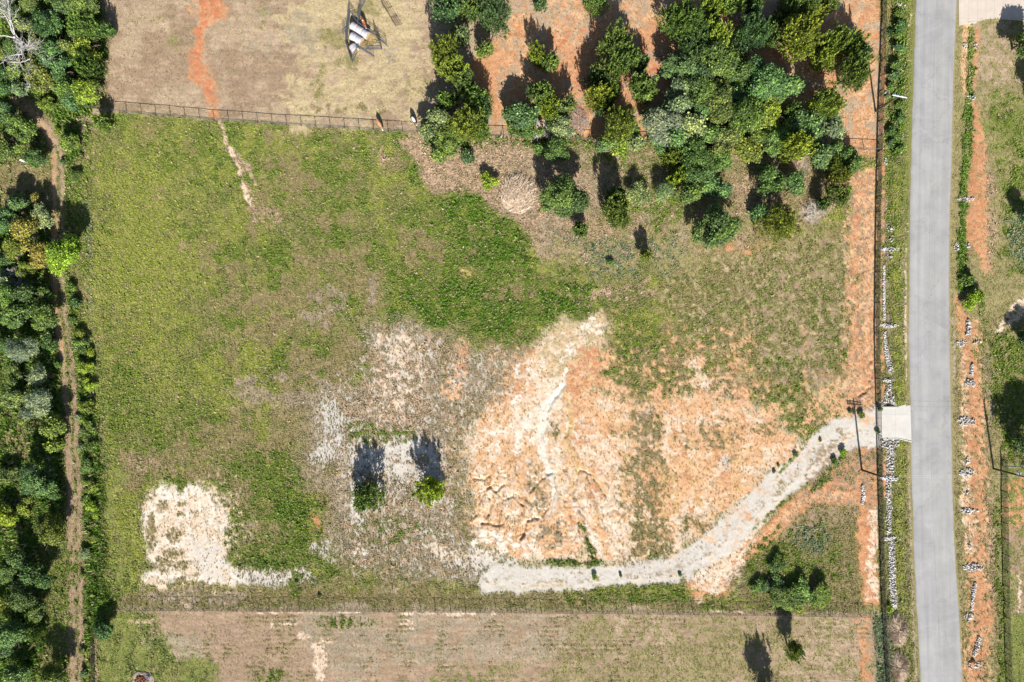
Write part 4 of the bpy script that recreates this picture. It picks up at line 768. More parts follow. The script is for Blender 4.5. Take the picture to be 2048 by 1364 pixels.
#TREES
GA = 'trees and bushes of the woodland beside the dirt track'; GB = 'cedars and broadleaf trees of the grove'; GC = 'scattered trees in the field'; GD = 'bushes along the hedgerow right of the dirt track'; GE = 'trees on the lawn beyond the road'
T = [
# --- woodland, top left corner
(165,18,40,'oak','mid','broad olive-green tree at the top edge of the woodland, by its tree shadow',GA),
(118,8,32,'oak','deep','dark green tree at the top edge, above the bleached dead tree',GA),
(70,12,26,'oak','olive','olive tree at the top edge, right behind the bleached dead tree',GA),
(14,8,24,'oak','deep','dark tree cut off in the top left corner',GA),
(178,62,36,'cedar','mid','green cedar-like tree on the woodland rim beside the pasture',GA),
(98,50,36,'oak','teal','bluish green tree right of the dead tree crown',GA),
(55,48,30,'oak','pale','pale green tree under the dead tree upper branches',GA),
(148,88,28,'oak','olive','olive tree in the middle of the top left woodland block',GA),
(215,64,19,'cedar','teal','small bluish cedar jutting out into the pasture',GA),
(120,118,34,'oak','teal','teal-green tree between the dead tree and the pasture edge',GA),
(178,98,31,'oak','yel','yellow-green tree on the pasture edge of the woodland',GA),
(85,98,28,'oak','pale','pale tree under the right-hand branches of the dead tree',GA),
(28,100,24,'oak','teal','bluish tree under the left-hand branches of the dead tree',GA),
(8,110,18,'oak','yel','yellow-green tree cut by the left edge beside the dead tree',GA),
(30,140,26,'oak','mid','mid-green tree below the tips of the dead tree',GA),
(12,165,26,'oak','deep','dark tree at the left edge above the dirt track bend',GA),
(82,160,34,'oak','olive','wide olive tree right above the dirt track bend',GA),
(130,150,26,'oak','deep','dark green tree deep in the woodland, above the fence corner',GA),
(182,140,30,'cedar','mid','green tree leaning over the pasture next to its own shadow',GA),
(180,180,30,'oak','yel','bright green tree nearest the end of the north fence',GA),
(140,182,26,'oak','mid','round tree behind the end of the north fence',GA),
(45,178,22,'oak','pale','pale bush-like tree hanging over the dirt track bend',GA),
(142,208,20,'oak','teal','small bluish tree at the left end of the north fence',GA),
(100,212,20,'shrub','yel','yellow-green shrub in the crook of the dirt track bend',GA),
(10,232,26,'oak','teal','teal tree at the left edge below the dirt track bend',GA),
(45,262,32,'oak','mid','round green tree inside the curve of the dirt track',GA),
(18,295,28,'oak','olive','olive tree at the left edge, level with the white sheet',GA),
(78,318,24,'oak','deep','dark tree right of the white sheet',GA),
(142,285,38,'oak','mid','green tree throwing its shadow on the fence corner',GA),
(118,262,18,'oak','yel','yellow-green sapling on the right bank of the track curve',GA),
(128,325,24,'shrub','teal','light bluish shrub right of the track, below the track curve',GA),
(208,248,17,'cedar','mid','narrow cedar at the fence corner of the field',GA),
# --- left strip, upper middle
(40,402,28,'oak','teal','light teal tree left of the track beneath three pointed shadows',GA),
(15,442,26,'oak','teal','teal tree at the left edge beneath the pointed shadows',GA),
(85,438,27,'oak','pale','pale grey-green tree touching the track from the left',GA),
(72,400,14,'oak','autumn','small yellowing tree between two teal trees',GA),
(58,468,34,'oak','autumn','russet and yellow tree, the upper of the autumn-coloured trees',GA),
(30,500,26,'oak','yel','yellow tree left of the russet trees',GA),
(82,512,32,'oak','autumn','brownish yellow tree touching the bright lime tree',GA),
(10,520,22,'oak','deep','dark tree at the left edge beside the russet trees',GA),
(133,502,44,'oak','lime','big bright lime-green tree overhanging the dirt track',GA),
(55,540,22,'oak','yel','small yellow tree below the russet trees',GA),
(14,560,20,'oak','grey','grey-green bush at the left edge below the russet trees',GA),
(15,595,28,'oak','mid','tree at the left edge in the dark green mass',GA),
(62,590,30,'oak','deep','dark green tree left of the track, top of the green mass',GA),
(95,585,22,'oak','mid','small tree against the track, top of the green mass',GA),
(30,635,32,'oak','mid','dense tree in the middle of the dark green mass',GA),
(88,635,30,'oak','mid','leafy tree against the track in the dark green mass',GA),
# --- left strip, middle
(50,700,36,'pale','grey','fluffy pale grey-green tree, upper one of two beside the track',GA),
(100,680,20,'oak','deep','dark tree squeezed between the track and the pale tree',GA),
(8,690,22,'oak','deep','dark tree at the left edge beside the fluffy pale tree',GA),
(30,748,24,'oak','mid','mid-green tree under the upper fluffy pale tree',GA),
(85,752,26,'pale','grey','pale tree directly between the two fluffy ones',GA),
(118,728,18,'oak','mid','small green tree shading the track',GA),
(80,805,38,'pale','grey','fluffy pale grey-green tree, lower one of two beside the track',GA),
(28,800,26,'oak','olive','olive tree left of the lower fluffy pale tree',GA),
(100,848,32,'oak','yel','yellow-green tree just below the lower fluffy pale tree',GA),
(55,845,22,'shrub','olive','olive shrub below the lower fluffy pale tree',GA),
(118,890,20,'oak','yel','yellow-green tree beside a square dark shadow',GA),
(78,958,38,'oak','teal','teal tree under the square dark shadow beside the track',GA),
(22,950,24,'shrub','olive','olive shrub left of the teal tree',GA),
(110,985,22,'oak','mid','green tree below the teal one, touching the track',GA),
(55,1012,20,'shrub','yel','yellow-green shrub in a brown clearing left of the track',GA),
(12,1035,24,'oak','lime','bright green tree at the left edge above the black shadows',GA),
# --- left strip, bottom
(100,1062,38,'oak','yel','bright mottled tree left of the track, level with the chalk patch',GA),
(38,1120,30,'oak','deep','dark tree under the long black shadow',GA),
(78,1148,32,'oak','deep','dark bluish tree right of the long black shadow',GA),
(12,1150,24,'oak','mid','tree at the left edge level with the bottom fence corner',GA),
(45,1190,36,'oak','mid','large green tree left of the grassy clearing',GA),
(12,1215,28,'oak','yel','yellow-green tree at the left edge below the big one',GA),
(72,1228,22,'oak','olive','small olive tree at the rim of the grassy clearing',GA),
(25,1275,40,'oak','teal','broad teal tree at the left edge near the bottom corner',GA),
(68,1262,22,'cedar','mid','green cedar left of the rectangular shadow',GA),
(35,1352,28,'oak','teal','teal tree cut off by the bottom edge, far left',GA),
(110,1352,36,'oak','yel','yellow-green tree at the bottom edge below the rectangular shadow',GA),
# --- hedgerow right of the track
(152,352,13,'shrub','mid','small bush right of the track above the lime tree shadow',GD),
(146,575,13,'shrub','mid','round bush just below the lime tree, right of the track',GD),
(150,605,14,'shrub','deep','dark bush, second below the lime tree in the hedgerow',GD),
(148,640,15,'shrub','mid','green bush, third below the lime tree in the hedgerow',GD),
(166,668,12,'shrub','yel','yellow-green bush on the field side of the hedgerow',GD),
(158,690,14,'shrub','mid','bush level with the fluffy pale trees, field side of track',GD),
(178,702,12,'shrub','lime','lime bush at the field edge, upper of three',GD),
(176,735,13,'shrub','lime','lime bush at the field edge, middle of three',GD),
(182,768,13,'shrub','lime','lime bush at the field edge, lower of three',GD),
(166,800,11,'shrub','deep','dark bush right of the narrow track near the lime bushes',GD),
(178,815,13,'shrub','yel','yellow-green bush below the lime bushes',GD),
(155,835,12,'shrub','grey','grey-green bush against the right rut of the track',GD),
(168,862,13,'shrub','pale','pale whitish-green bush in the hedgerow',GD),
(186,850,12,'shrub','mid','green bush on the field side of the whitish one',GD),
(164,895,12,'shrub','pale','pale bush below the whitish hedgerow bush',GD),
(184,890,14,'shrub','mid','green bush level with the square dark shadow',GD),
(180,930,15,'shrub','mid','green bush level with the teal tree',GD),
(168,958,12,'shrub','pale','pale thin bush level with the teal tree',GD),
(186,970,12,'shrub','yel','yellow-green bush level with the top of the chalk patch',GD),
(176,1000,14,'shrub','mid','mid-green bush level with the chalk patch top',GD),
(188,1018,12,'shrub','lime','bright bush on the field side beside the chalk patch',GD),
(165,1035,11,'shrub','mid','small bush beside the mottled tree, right of the track',GD),
(172,1108,22,'pale','grey','fluffy grey-green bush level with the chalk patch bottom',GD),
(186,1075,12,'shrub','yel','yellow bush above the fluffy grey-green hedgerow bush',GD),
(163,1148,16,'shrub','mid','light green bush under the fluffy grey-green one',GD),
(172,1180,18,'oak','mid','bushy tree left of the bottom fence corner shadow',GD),
(205,1255,34,'oak','deep','dark round tree standing at the corner of the bottom fence',GD),
(172,1248,20,'oak','olive','olive tree between the track and the bottom fence corner',GD),
(165,1300,14,'shrub','olive','olive shrub beside the track near the bottom edge',GD),
(168,1345,12,'shrub','teal','bluish shrub at the bottom edge beside the brown fence',GD),
# --- grove, top
(893,22,30,'cedar','teal','bluish cedar at the top edge, leftmost of the grove',GB),
(935,12,28,'cedar','olive','olive cedar at the top edge between two others',GB),
(990,32,34,'cedar','teal','large bluish cedar at the top edge with pale tips',GB),
(948,30,18,'cedar','mid','small cedar filling the gap beneath the top edge row',GB),
(925,74,18,'cedar','pale','small pale cedar above the long hedge of cedars',GB),
(972,103,15,'cedar','mid','lone little cedar on clay right of the long cedar hedge',GB),
(890,110,34,'cedar','yel','top cedar of the long diagonal hedge',GB),
(905,142,31,'cedar','yel','second cedar down the long diagonal hedge',GB),
(928,172,26,'cedar','mid','third cedar down the long diagonal hedge',GB),
(950,202,24,'cedar','mid','fourth cedar down the long diagonal hedge',GB),
(968,222,22,'cedar','deep','dark lowest cedar of the long diagonal hedge',GB),
(898,203,18,'cedar','mid','small round cedar left of the diagonal hedge, by a black shadow',GB),
(869,251,29,'oak','pale','pale grey-green tree at the right end of the open north fence',GB),
(935,252,36,'cedar','yel','yellow-green tree sitting across the north fence line',GB),
(888,285,26,'oak','mid','green bush right below the pale tree at the fence end',GB),
(935,318,14,'shrub','teal','bluish shrub in thatch below the yellow-green fence tree',GB),
(1080,8,15,'cedar','teal','small bluish cedar alone at the top edge on clay',GB),
(1196,0,24,'cedar','mid','cedar cut by the top edge above the arch-shaped shadow',GB),
(1074,112,20,'cedar','yel','left cedar of the isolated pair on clay',GB),
(1101,130,17,'cedar','mid','right and smaller cedar of the isolated pair on clay',GB),
(1082,190,26,'cedar','mid','cedar above the spiky grey dead tree',GB),
(1048,222,33,'oak','teal','bluish broadleaf tree left above the spiky dead tree',GB),
(1098,220,24,'cedar','yel','yellow-green cedar right above the spiky dead tree',GB),
(1131,213,18,'cedar','olive','small olive cedar above the heap of grey branches',GB),
(1030,255,20,'oak','mid','low tree left of the spiky dead tree on the fence line',GB),
(1128,258,24,'oak','pale','pale tree between the spiky dead tree and the grey branches',GB),
(1110,300,24,'oak','deep','dark green bush beneath the spiky dead tree',GB),
(1078,298,14,'shrub','mid','small green bush at the foot of the spiky dead tree',GB),
(1231,88,34,'cedar','mid','top cedar of the column with the arch-shaped shadow',GB),
(1246,128,34,'cedar','mid','second cedar of the column with the arch-shaped shadow',GB),
(1218,150,24,'cedar','olive','left middle cedar of the arch-shadow column',GB),
(1278,134,16,'cedar','teal','thin bluish cedar on the right flank of the column',GB),
(1196,165,22,'cedar','deep','dark cedar low on the left flank of the column',GB),
(1283,180,30,'cedar','mid','cedar at the lower right of the arch-shadow column',GB),
(1192,198,28,'cedar','yel','bright cedar above the heap of grey branches',GB),
(1222,188,18,'cedar','mid','cedar filling the bottom of the arch-shadow column',GB),
(1238,252,37,'cedar','yel','big yellow-green tree on the fence line, centre of the grove',GB),
(1208,284,24,'oak','teal','bluish bush below left of the big yellow-green tree',GB),
(1245,290,20,'oak','yel','yellow-green bush directly below the big yellow-green tree',GB),
# --- grove, main mass
(1360,50,44,'cedar','mid','big round cedar at the top, first of the main mass',GB),
(1428,72,30,'cedar','yel','dark yellow-green cedar right of the big round cedar',GB),
(1385,92,30,'cedar','deep','dark cedar in the shade below the big round cedar',GB),
(1422,12,26,'cedar','yel','yellow-green cedar at the top edge left of the road',GB),
(1462,8,28,'cedar','mid','mid-green cedar at the top edge, right of a yellow-green one',GB),
(1500,18,16,'cedar','deep','little dark cedar hugging the top edge row',GB),
(1435,118,44,'oak','mid','large leafy tree in the upper middle of the main mass',GB),
(1372,140,38,'oak','teal','bright bluish tree on the left rim of the main mass',GB),
(1462,150,36,'oak','mid','leafy tree right of centre in the main mass',GB),
(1398,178,40,'oak','mid','broad tree on the left side of the main mass centre',GB),
(1355,195,34,'oak','pale','pale-leaved tree on the left rim of the main mass',GB),
(1502,68,38,'cedar','teal','bluish cedar on the upper right rim of the main mass',GB),
(1535,75,24,'cedar','mid','cedar between the bluish one and the yellow-green ones',GB),
(1520,160,44,'oak','teal','large blue-green tree on the right rim of the main mass',GB),
(1558,185,34,'oak','teal','blue-green tree reaching out right over bare clay',GB),
(1440,205,40,'oak','olive','olive tree at the centre of the main mass',GB),
(1490,225,42,'oak','mid','wide tree at the lower centre of the main mass',GB),
(1545,232,32,'oak','yel','yellow-green tree low on the right rim of the main mass',GB),
(1325,255,40,'pale','grey','silvery grey-green tree at the lower left of the main mass',GB),
(1300,240,22,'oak','teal','small teal tree left of the silvery one',GB),
(1375,250,34,'oak','pale','pale tree right of the silvery grey-green tree',GB),
(1420,262,32,'oak','mid','tree at the lower middle rim of the main mass',GB),
(1365,292,32,'oak','teal','teal tree at the bottom rim of the main mass',GB),
(1272,285,20,'oak','pale','pale bush between the silvery tree and the yellow-green bush',GB),
(1330,298,16,'oak','mid','little green tree beneath the silvery tree',GB),
(1450,290,32,'oak','olive','olive tree at the bottom rim of the main mass',GB),
(1495,288,30,'oak','yel','yellow-green tree at the bottom right of the main mass',GB),
(1400,318,34,'oak','mid','tree bridging the main mass and the big clump below',GB),
(1588,12,34,'cedar','mid','cedar at the top edge, right of the upper row gap',GB),
(1622,28,24,'cedar','yel','yellow-green cedar close to the top edge near the road fence',GB),
(1655,5,22,'cedar','mid','cedar at the top edge nearest the road fence',GB),
(1590,84,44,'cedar','yel','large yellow-green cedar standing apart right of the main mass',GB),
(1556,52,22,'cedar','deep','dark cedar at the shoulder of the large yellow-green cedar',GB),
(1668,92,34,'cedar','yel','top left cedar of the cluster beside the first utility pole shadow',GB),
(1708,92,22,'cedar','mid','top right cedar of the cluster beside the utility pole shadow',GB),
(1642,126,26,'cedar','yel','left cedar of the cluster beside the utility pole shadow',GB),
(1700,150,38,'cedar','mid','largest cedar, bottom of the cluster beside the pole shadow',GB),
(1718,112,18,'cedar','teal','bluish cedar nearest the pole shadow',GB),
(1648,210,36,'cedar','yel','round yellow-green cedar alone on clay below the cluster',GB),
(1612,255,34,'oak','teal','bluish tree below left of the round yellow-green cedar',GB),
(1660,255,26,'pale','grey','silvery tree right below the round yellow-green cedar',GB),
(1580,225,16,'cedar','mid','small cedar in shade between grove and round cedar',GB),
(1590,298,30,'cedar','yel','yellow-green cedar left of the small dead tree',GB),
(1648,318,32,'oak','teal','bluish tree right of the small dead tree',GB),
(1695,322,26,'oak','mid','green bush next to the end of the clay strip',GB),
(1670,345,22,'cedar','yel','yellow-green cedar at the upper end of the clay strip',GB),
(1550,290,28,'oak','mid','tree linking main mass and small dead tree',GB),
(1415,150,28,'oak','yel','yellowish tree wedged high in the main mass centre',GB),
(1340,228,24,'oak','mid','green tree above the silvery one, left rim of main mass',GB),
(1400,225,28,'oak','teal','bluish tree between the olive centre tree and the left rim',GB),
(1475,185,28,'oak','teal','bluish tree between the leafy and the large blue-green tree',GB),
(1520,200,30,'oak','mid','green tree between the wide lower tree and the blue-green ones',GB),
(1520,262,28,'oak','mid','green tree between the yellow-green rim tree and the bottom rim',GB),
(1470,258,24,'oak','yel','yellowish tree in the lower centre of the main mass',GB),
(1345,315,20,'cedar','yel','yellow-green cedar sticking out under the teal bottom rim tree',GB),
(1430,318,26,'oak','mid','tree under the lower middle rim of the main mass',GB),
(1405,60,22,'cedar','mid','small cedar between the big round and the yellow-green cedar',GB),
(1325,285,22,'oak','teal','teal bush at the foot of the silvery tree',GB),
(1570,258,24,'oak','yel','yellow-green tree between grove and bluish tree on clay rim',GB),
(1625,290,22,'oak','pale','pale tree above the small dead tree',GB),
(1678,305,22,'oak','teal','teal bush by the upper side of the road-end bush',GB),
(1025,228,20,'oak','mid','small tree on the left shoulder of the bluish broadleaf',GB),
(1065,255,24,'oak','mid','tree wrapped round the left of the spiky dead tree',GB),
(1108,245,22,'oak','mid','tree directly right of the spiky dead tree',GB),
(960,262,22,'cedar','mid','cedar at the lower right foot of the diagonal hedge',GB),
(905,262,24,'oak','yel','yellowish tree between the pale fence-end tree and its neighbour',GB),
(878,312,18,'oak','mid','bush at the lowest end of the fence-end trees',GB),
(1205,215,18,'cedar','deep','dark cedar under the bright one by the grey branches',GB),
(1265,262,20,'oak','mid','green bush right of the big yellow-green fence-line tree',GB),
# --- lower row
(1128,398,46,'oak','mid','large round tree standing in dry thatch, left end of lower row',GC),
(1158,460,16,'cedar','mid','small cedar at the lower right foot of the large round tree',GC),
(1232,425,33,'cedar','mid','cedar second from left in the lower row',GC),
(1232,392,18,'cedar','deep','dark slim cedar behind the second tree of the lower row',GC),
(975,366,20,'shrub','lime','bright lime-green shrub alone beside the grey reed mound',GC),
(1278,388,22,'pale','pale','thin pale shrub in the middle of the lower row',GC),
(1325,378,22,'pale','pale','thin pale shrub left of the bright clump',GC),
(1350,355,18,'cedar','lime','small yellow-lime cedar on the left of the big bright clump',GC),
(1402,345,40,'oak','mid','upper tree of the big bright clump below the main mass',GC),
(1380,378,34,'oak','mid','lower left tree of the big bright clump',GC),
(1428,372,30,'oak','teal','lower right tree of the big bright clump',GC),
(1437,452,47,'oak','mid','large round tree at the lower right, edge of the open field',GC),
(1545,360,34,'oak','deep','dark tree in shade above the lower yellow-green cedar',GC),
(1580,375,28,'oak','teal','bluish tree right of the dark one, right end of lower row',GC),
(1560,448,36,'cedar','yel','yellow-green cedar lowest at the right end of the row',GC),
(1520,425,18,'oak','teal','bluish bush beside the lowest yellow-green cedar',GC),
(1668,395,22,'cedar','mid','cedar just left of the clay strip',GC),
(1640,410,13,'cedar','mid','tiny cedar left of the cedar by the clay strip',GC),
(1289,512,13,'cedar','olive','slim young cedar alone in the field below the grove',GC),
(1219,526,8,'shrub','mid','tiny green shrub in the blue-green weeds',GC),
(742,990,33,'cedar','mid','left of the two young trees on the whitish ground',GC),
(858,978,33,'cedar','lime','brighter right one of the two young trees on whitish ground',GC),
# --- bottom right field
(1568,1190,30,'shrub','mid','broad leafy bush at the bottom fence near the road',GC),
(1600,1178,26,'shrub','mid','leafy bush between the broad one and the bright one at the bottom fence',GC),
(1592,1206,22,'shrub','yel','bush touching the bottom fence in front of the broad leafy one',GC),
(1545,1165,20,'shrub','deep','dark bush just upper left of the broad leafy one',GC),
(1642,1188,28,'shrub','yel','bright bush right of the broad one at the bottom fence',GC),

(1556,1130,20,'shrub','mid','dark bush above the broad one near the road corner',GC),
(1515,1175,16,'shrub','mid','shrub left of the broad bush at the bottom fence',GC),
(1583,1298,21,'cedar','yel','slim cedar in the mown field below the fence',GC),
(1540,1404,30,'cedar','mid','cedar hidden past the bottom edge whose shadow shows in the mown field',GC),
# --- beyond the road
(2048,85,32,'oak','mid','green tree at the right edge throwing shade on the concrete drive',GE),
(2088,192,30,'oak','mid','tree off the right edge, only its shadow rim showing below the drive',GE),
(2056,432,24,'oak','teal','bluish tree cut by the right edge in the upper half',GE),
(2052,672,22,'oak','deep','dark tree cut by the right edge below the pale ruts',GE),
(2060,895,44,'oak','mid','large tree at the right edge above the third utility pole',GE),
(1945,600,20,'shrub','lime','bright round bush in the ditch right of the road',GE),
(1935,560,14,'shrub','mid','dark bush above the bright round one in the ditch',GE),
]
def keep_track_clear(x, y, r, grp):
    if grp not in (GA, GD) or y < 225 or (x, y) == (133, 502): return r
    tx = np.interp(y, [t[1] for t in TRK], [t[0] for t in TRK])
    return max(8, min(r, tx + 2 - x)) if x < tx else max(8, min(r, x - tx - 20))
for q in T:
    rr_ = keep_track_clear(q[0], q[1], q[2], q[6]) * (trng.choice((.75, .9, 1.15, 1.4)) if q[6] == GD else 1)
    q = (q[0] + (trng.uniform(-5, 5) if q[6] == GD and q[2] < 17 else 0), q[1], rr_) + tuple(q[3:])
    young = q[5].find('two young trees') > 0
    tree(*q[:5], q[5], group=q[6], zs=.86 if young else (.7 if 'bottom fence' in q[5] or 'broad' in q[5] and q[3] == 'shrub' else 1.05 if q[6] == GA else 1.15 if q[3] == 'cedar' else 1.0))
# roadside bushes and weeds on the gravel
GF = 'green bushes in the ditch left of the road'
for q in [(1797,30,9,'mid','bush at the top of the left ditch, by white stones'),(1800,52,14,'teal','bluish bush, uppermost large one in the left ditch'),(1792,72,10,'mid','bush left below the uppermost ditch bush'),
          (1798,95,11,'teal','bluish bush beside a bare orange hollow in the ditch'),(1786,62,8,'deep','dark small bush against the road fence at the top'),(1788,150,13,'teal','bluish bush above the pole crossarm'),
          (1797,128,12,'mid','bush in the ditch halfway between the hollow and the crossarm'),(1783,172,9,'mid','small bush left above the pole crossarm'),(1800,212,9,'mid','bush just below the pole crossarm'),
          (1778,192,6,'grey','small grey bush left of the pole crossarm'),(1798,235,10,'teal','bluish bush below the crossarm, road side'),(1782,262,11,'deep','dark bush where the north fence meets the road fence'),(1795,270,10,'mid','green bush near the fence meeting point, road side'),
          (1785,285,10,'teal','bluish bush just below the fence meeting point'),(1800,300,9,'mid','bush above the dry stretch of the left ditch')]:
    tree(q[0], q[1], q[2], 'shrub', q[3], q[4], GF)
GG = 'small weeds and bushes by the gravel track'
for q in [(1722,830,8,'olive','dry-tipped weed clump on the gravel by the pole shadow'),(1700,822,5,'mid','small weed at the foot of the transformer shadow'),(1686,904,9,'lime','bright bush with its own shadow on the track edge'),
          (1641,881,4,'mid','single round weed in the middle of the gravel track'),(1668,922,8,'mid','bush on the lower edge of the track'),(1188,1153,7,'lime','bright little bush on the lower straight of the track'),
          (1241,1151,4.5,'mid','weed right of the little bright bush on the straight'),(1556,930,5,'deep','dark weed on the upper edge of the sloping track'),(1548,943,5,'deep','dark weed at the upper rim, below another'),(1590,908,6,'mid','green weed on the upper rim of the sloping track'),
          (1758,817,7,'mid','green bush wrapping the gate post above the apron'),(1756,862,6,'mid','small bush at the gate post below the apron'),(1779,1218,9,'lime','bright green bush at the end of the ditch stones'),
          (638,1192,5,'mid','bright weed by the bottom fence'),(592,1165,6,'deep','dark weed below the end of the chalk patch'),(1359,1150,5,'mid','weed where the track widens')]:
    tree(q[0], q[1], q[2] * (.7 if q[3] == 'deep' else .9), 'shrub', 'mid' if q[3] == 'deep' else q[3], q[4], GG, name='weed_bush', cat='bush')
#TREES_END

#OBJECTS
# ------------------------------------------------------------------ fences
def resample(pts, step):
    P2 = [np.array(p, float) for p in pts]; seg = [np.linalg.norm(b - a) for a, b in zip(P2[:-1], P2[1:])]; L_ = sum(seg)
    n = max(1, round(L_ / step)); out = []
    for k in range(n + 1):
        d = min(L_ * k / n, L_ - 1e-6); i = 0
        while d > seg[i]: d -= seg[i]; i += 1
        out.append(P2[i] + (P2[i + 1] - P2[i]) * d / seg[i])
    return out
def fence(name, label, pts, zs, step, mat, group, prad=.06, rrad=.045, mesh=None, meshmat=None, top=None):
    pp = resample([W(*p) for p in pts], step); x0, y0 = pp[0]; z0 = gzw(x0, y0)
    t = thing(name, label, 'fence', (x0, y0, z0), 0, group)
    rel = [(p[0] - x0, p[1] - y0, gzw(*p) - z0) for p in pp]
    for z in zs:
        mb = MB(); mb.tube([(a, b, c + z) for a, b, c in rel], rrad, 6); mb.build('rail', mat, t)
    hp = (top or max(zs)) + .05
    mb = MB(); mb.tube([(0, 0, -.4), (0, 0, hp)], prad, 8); post = mb.build('post', mat, t); post.location = rel[0]
    for r in rel[1:]:
        c = post.copy(); C.objects.link(c); c.parent = t; c.location = r
    if mesh:
        mb = MB()
        for z in np.arange(.12, mesh, .16): mb.tube([(a, b, c + z) for a, b, c in rel], .007, 3, False)
        for (a, b, c), (d, e, f) in zip(rel[:-1], rel[1:]):
            n = int(math.hypot(d - a, e - b) / .3)
            for k in range(1, n):
                u = k / n; q = (a + (d - a) * u, b + (e - b) * u, c + (f - c) * u); mb.tube([(q[0], q[1], q[2] + .02), (q[0], q[1], q[2] + mesh)], .006, 3, False)
        mb.build('wire_mesh', meshmat or mat, t)
    return t
FG = 'pipe and wire fences between the fields'
fence('pasture_fence', 'brown pipe-top fence with grey wire along the top of the green field', [(168,214),(232,224),(430,240),(560,249),(700,257),(835,266)], [1.35], 2.62, M_PIPE, FG, mesh=1.2, meshmat=M_GALV)
fence('pasture_fence', 'stretch of the pasture fence hidden among the grove trees up to the road', [(835,266),(980,272),(1160,279),(1300,286),(1520,291),(1700,298),(1757,301)], [1.35], 2.62, M_PIPE, FG, mesh=1.2, meshmat=M_GALV)
fence('field_fence', 'thin dark fence with long post shadows above the mown bottom field', [(236,1214),(560,1217),(900,1219),(1250,1222),(1560,1226),(1748,1229)], [1.4], 2.72, M_PIPE, FG, prad=.05, rrad=.03, mesh=1.2, meshmat=M_PIPE)
fence('corner_fence', 'short brown fence running down to the bottom edge left of the mown field', [(189,1282),(191,1330),(193,1420)], [1.2], 2.7, M_PIPE, FG, mesh=1.1, meshmat=M_PIPE)
RF = 'multi-rail pipe fences along the road'
EX = [(1768,-60),(1765,40),(1762,140),(1758.5,220),(1756.5,290),(1754.5,360),(1753,450),(1751.5,560),(1750.5,690),(1752,770),(1753.5,817)]
ZS = [.25,.55,.85,1.15,1.45]
fence('road_fence', 'brown five-rail pipe fence left of the road, above the gate', EX, ZS, 2.75, M_PIPE, RF, prad=.06, rrad=.045)
fence('road_fence', 'brown five-rail pipe fence left of the road, below the gate', [(1754.5,868),(1756,930),(1757.5,1000),(1760,1100),(1763.5,1200),(1768,1290),(1773,1364),(1777,1420)], ZS, 2.75, M_PIPE, RF, prad=.06, rrad=.045)
fence('lawn_fence', 'black five-rail fence beyond the road running down the right edge', [(2003,918),(2003.5,1000),(2006,1120),(2009,1230),(2012,1330),(2016,1420)], ZS, 2.8, M_PIPE_BLACK, RF, prad=.06, rrad=.045)
fence('side_fence', 'pale top-rail fence heading right from the corner of the black fence', [(2004,931),(2060,933),(2110,935)], [1.35], 2.8, M_GALV, RF, mesh=1.2, meshmat=M_GALV, rrad=.05)
def gate(p0, p1, label):
    a = np.array(W(*p0)); b = np.array(W(*p1)); z0 = gzw(*a); L_ = np.linalg.norm(b - a); d = (b - a) / L_
    t = thing('pipe_gate', label, 'gate', (a[0], a[1], z0), 0)
    mb = MB()
    mb.tube([(0, 0, .2), (0, 0, 1.4), (*(d * L_ * .985), 1.4), (*(d * L_ * .985), .2), (0, 0, .2)], .045, 6); mb.build('gate_frame', M_PIPE, t)
    for z in (.5, .8, 1.1):
        mb = MB(); mb.tube([(0, 0, z), (*(d * L_ * .985), z)], .03, 6); mb.build('bar', M_PIPE, t)
    for k in (.33, .66):
        mb = MB(); mb.tube([(*(d * L_ * k), .2), (*(d * L_ * k), 1.4)], .03, 6); mb.build('brace', M_PIPE, t)
gate((1753.6,820), (1754.4,866), 'closed brown pipe gate between the gravel track and the concrete apron')

# ------------------------------------------------------------------ corral panels round the bales
def panel(p0, p1, label, lying=False, hgt=1.5):
    a = np.array(W(*p0)); b = np.array(W(*p1)); L_ = float(np.linalg.norm(b - a)); rz = math.atan2(b[1] - a[1], b[0] - a[0])
    t = thing('corral_panel', label, 'livestock panel', (a[0], a[1], gzw(*a) + .04), rz, 'corral panels round the hay bales')
    mb = MB(); mb.tube([(0, 0, 0), (0, 0, hgt), (L_, 0, hgt), (L_, 0, 0)], .042, 6); mb.build('panel_frame', M_PANEL if not lying else M_PIPE, t)
    for z in (.2, .55, .88, 1.2):
        mb = MB(); mb.tube([(0, 0, z), (L_, 0, z)], .038 if not lying else .026, 5); mb.build('rail', M_PANEL if not lying else M_PIPE, t)
    for k in ((.5,) if not lying else (.33, .67)):
        mb = MB(); mb.tube([(L_ * k, 0, .05), (L_ * k, 0, hgt)], .025, 5); mb.build('upright', M_PANEL if not lying else M_PIPE, t)
    if lying: t.rotation_euler = (math.radians(-80), 0, rz)
for q in [((701,24),(697,58),'upper panel of the left side of the bale pen'),((697,58),(694,89),'middle panel of the left side of the bale pen'),((694,89),(705,124),'lower left panel meeting the bottom point of the pen'),
          ((705,124),(720,97),'panel rising right from the bottom point of the pen'),((720,97),(748,114),'panel slanting down right below the single bale'),((733,99),(764,99),'panel lying straight across the loose hay'),
          ((764,98),(749,62),'panel slanting steeply between the two long right panels'),((741,65),(774,92),'long panel at the far right of the pen'),((718,51),(741,65),'panel beside the red-brown calf, above the upper bales'),
          ((701,24),(712,42),'panel from the upper left point of the pen towards the bales'),((712,42),(718,51),'short panel behind the uppermost bale'),((718,50),(723,16),'upright panel running up from the bales towards the top edge'),
          ((723,16),(735,-4),'panel reaching the top edge above the bales'),((687,68),(694,60),'small panel stub sticking out left of the pen')]:
    panel(*q)
panel((805,47), (775,-4), 'gridded panel lying on the dry grass right of the bale pen', lying=True, hgt=1.35)

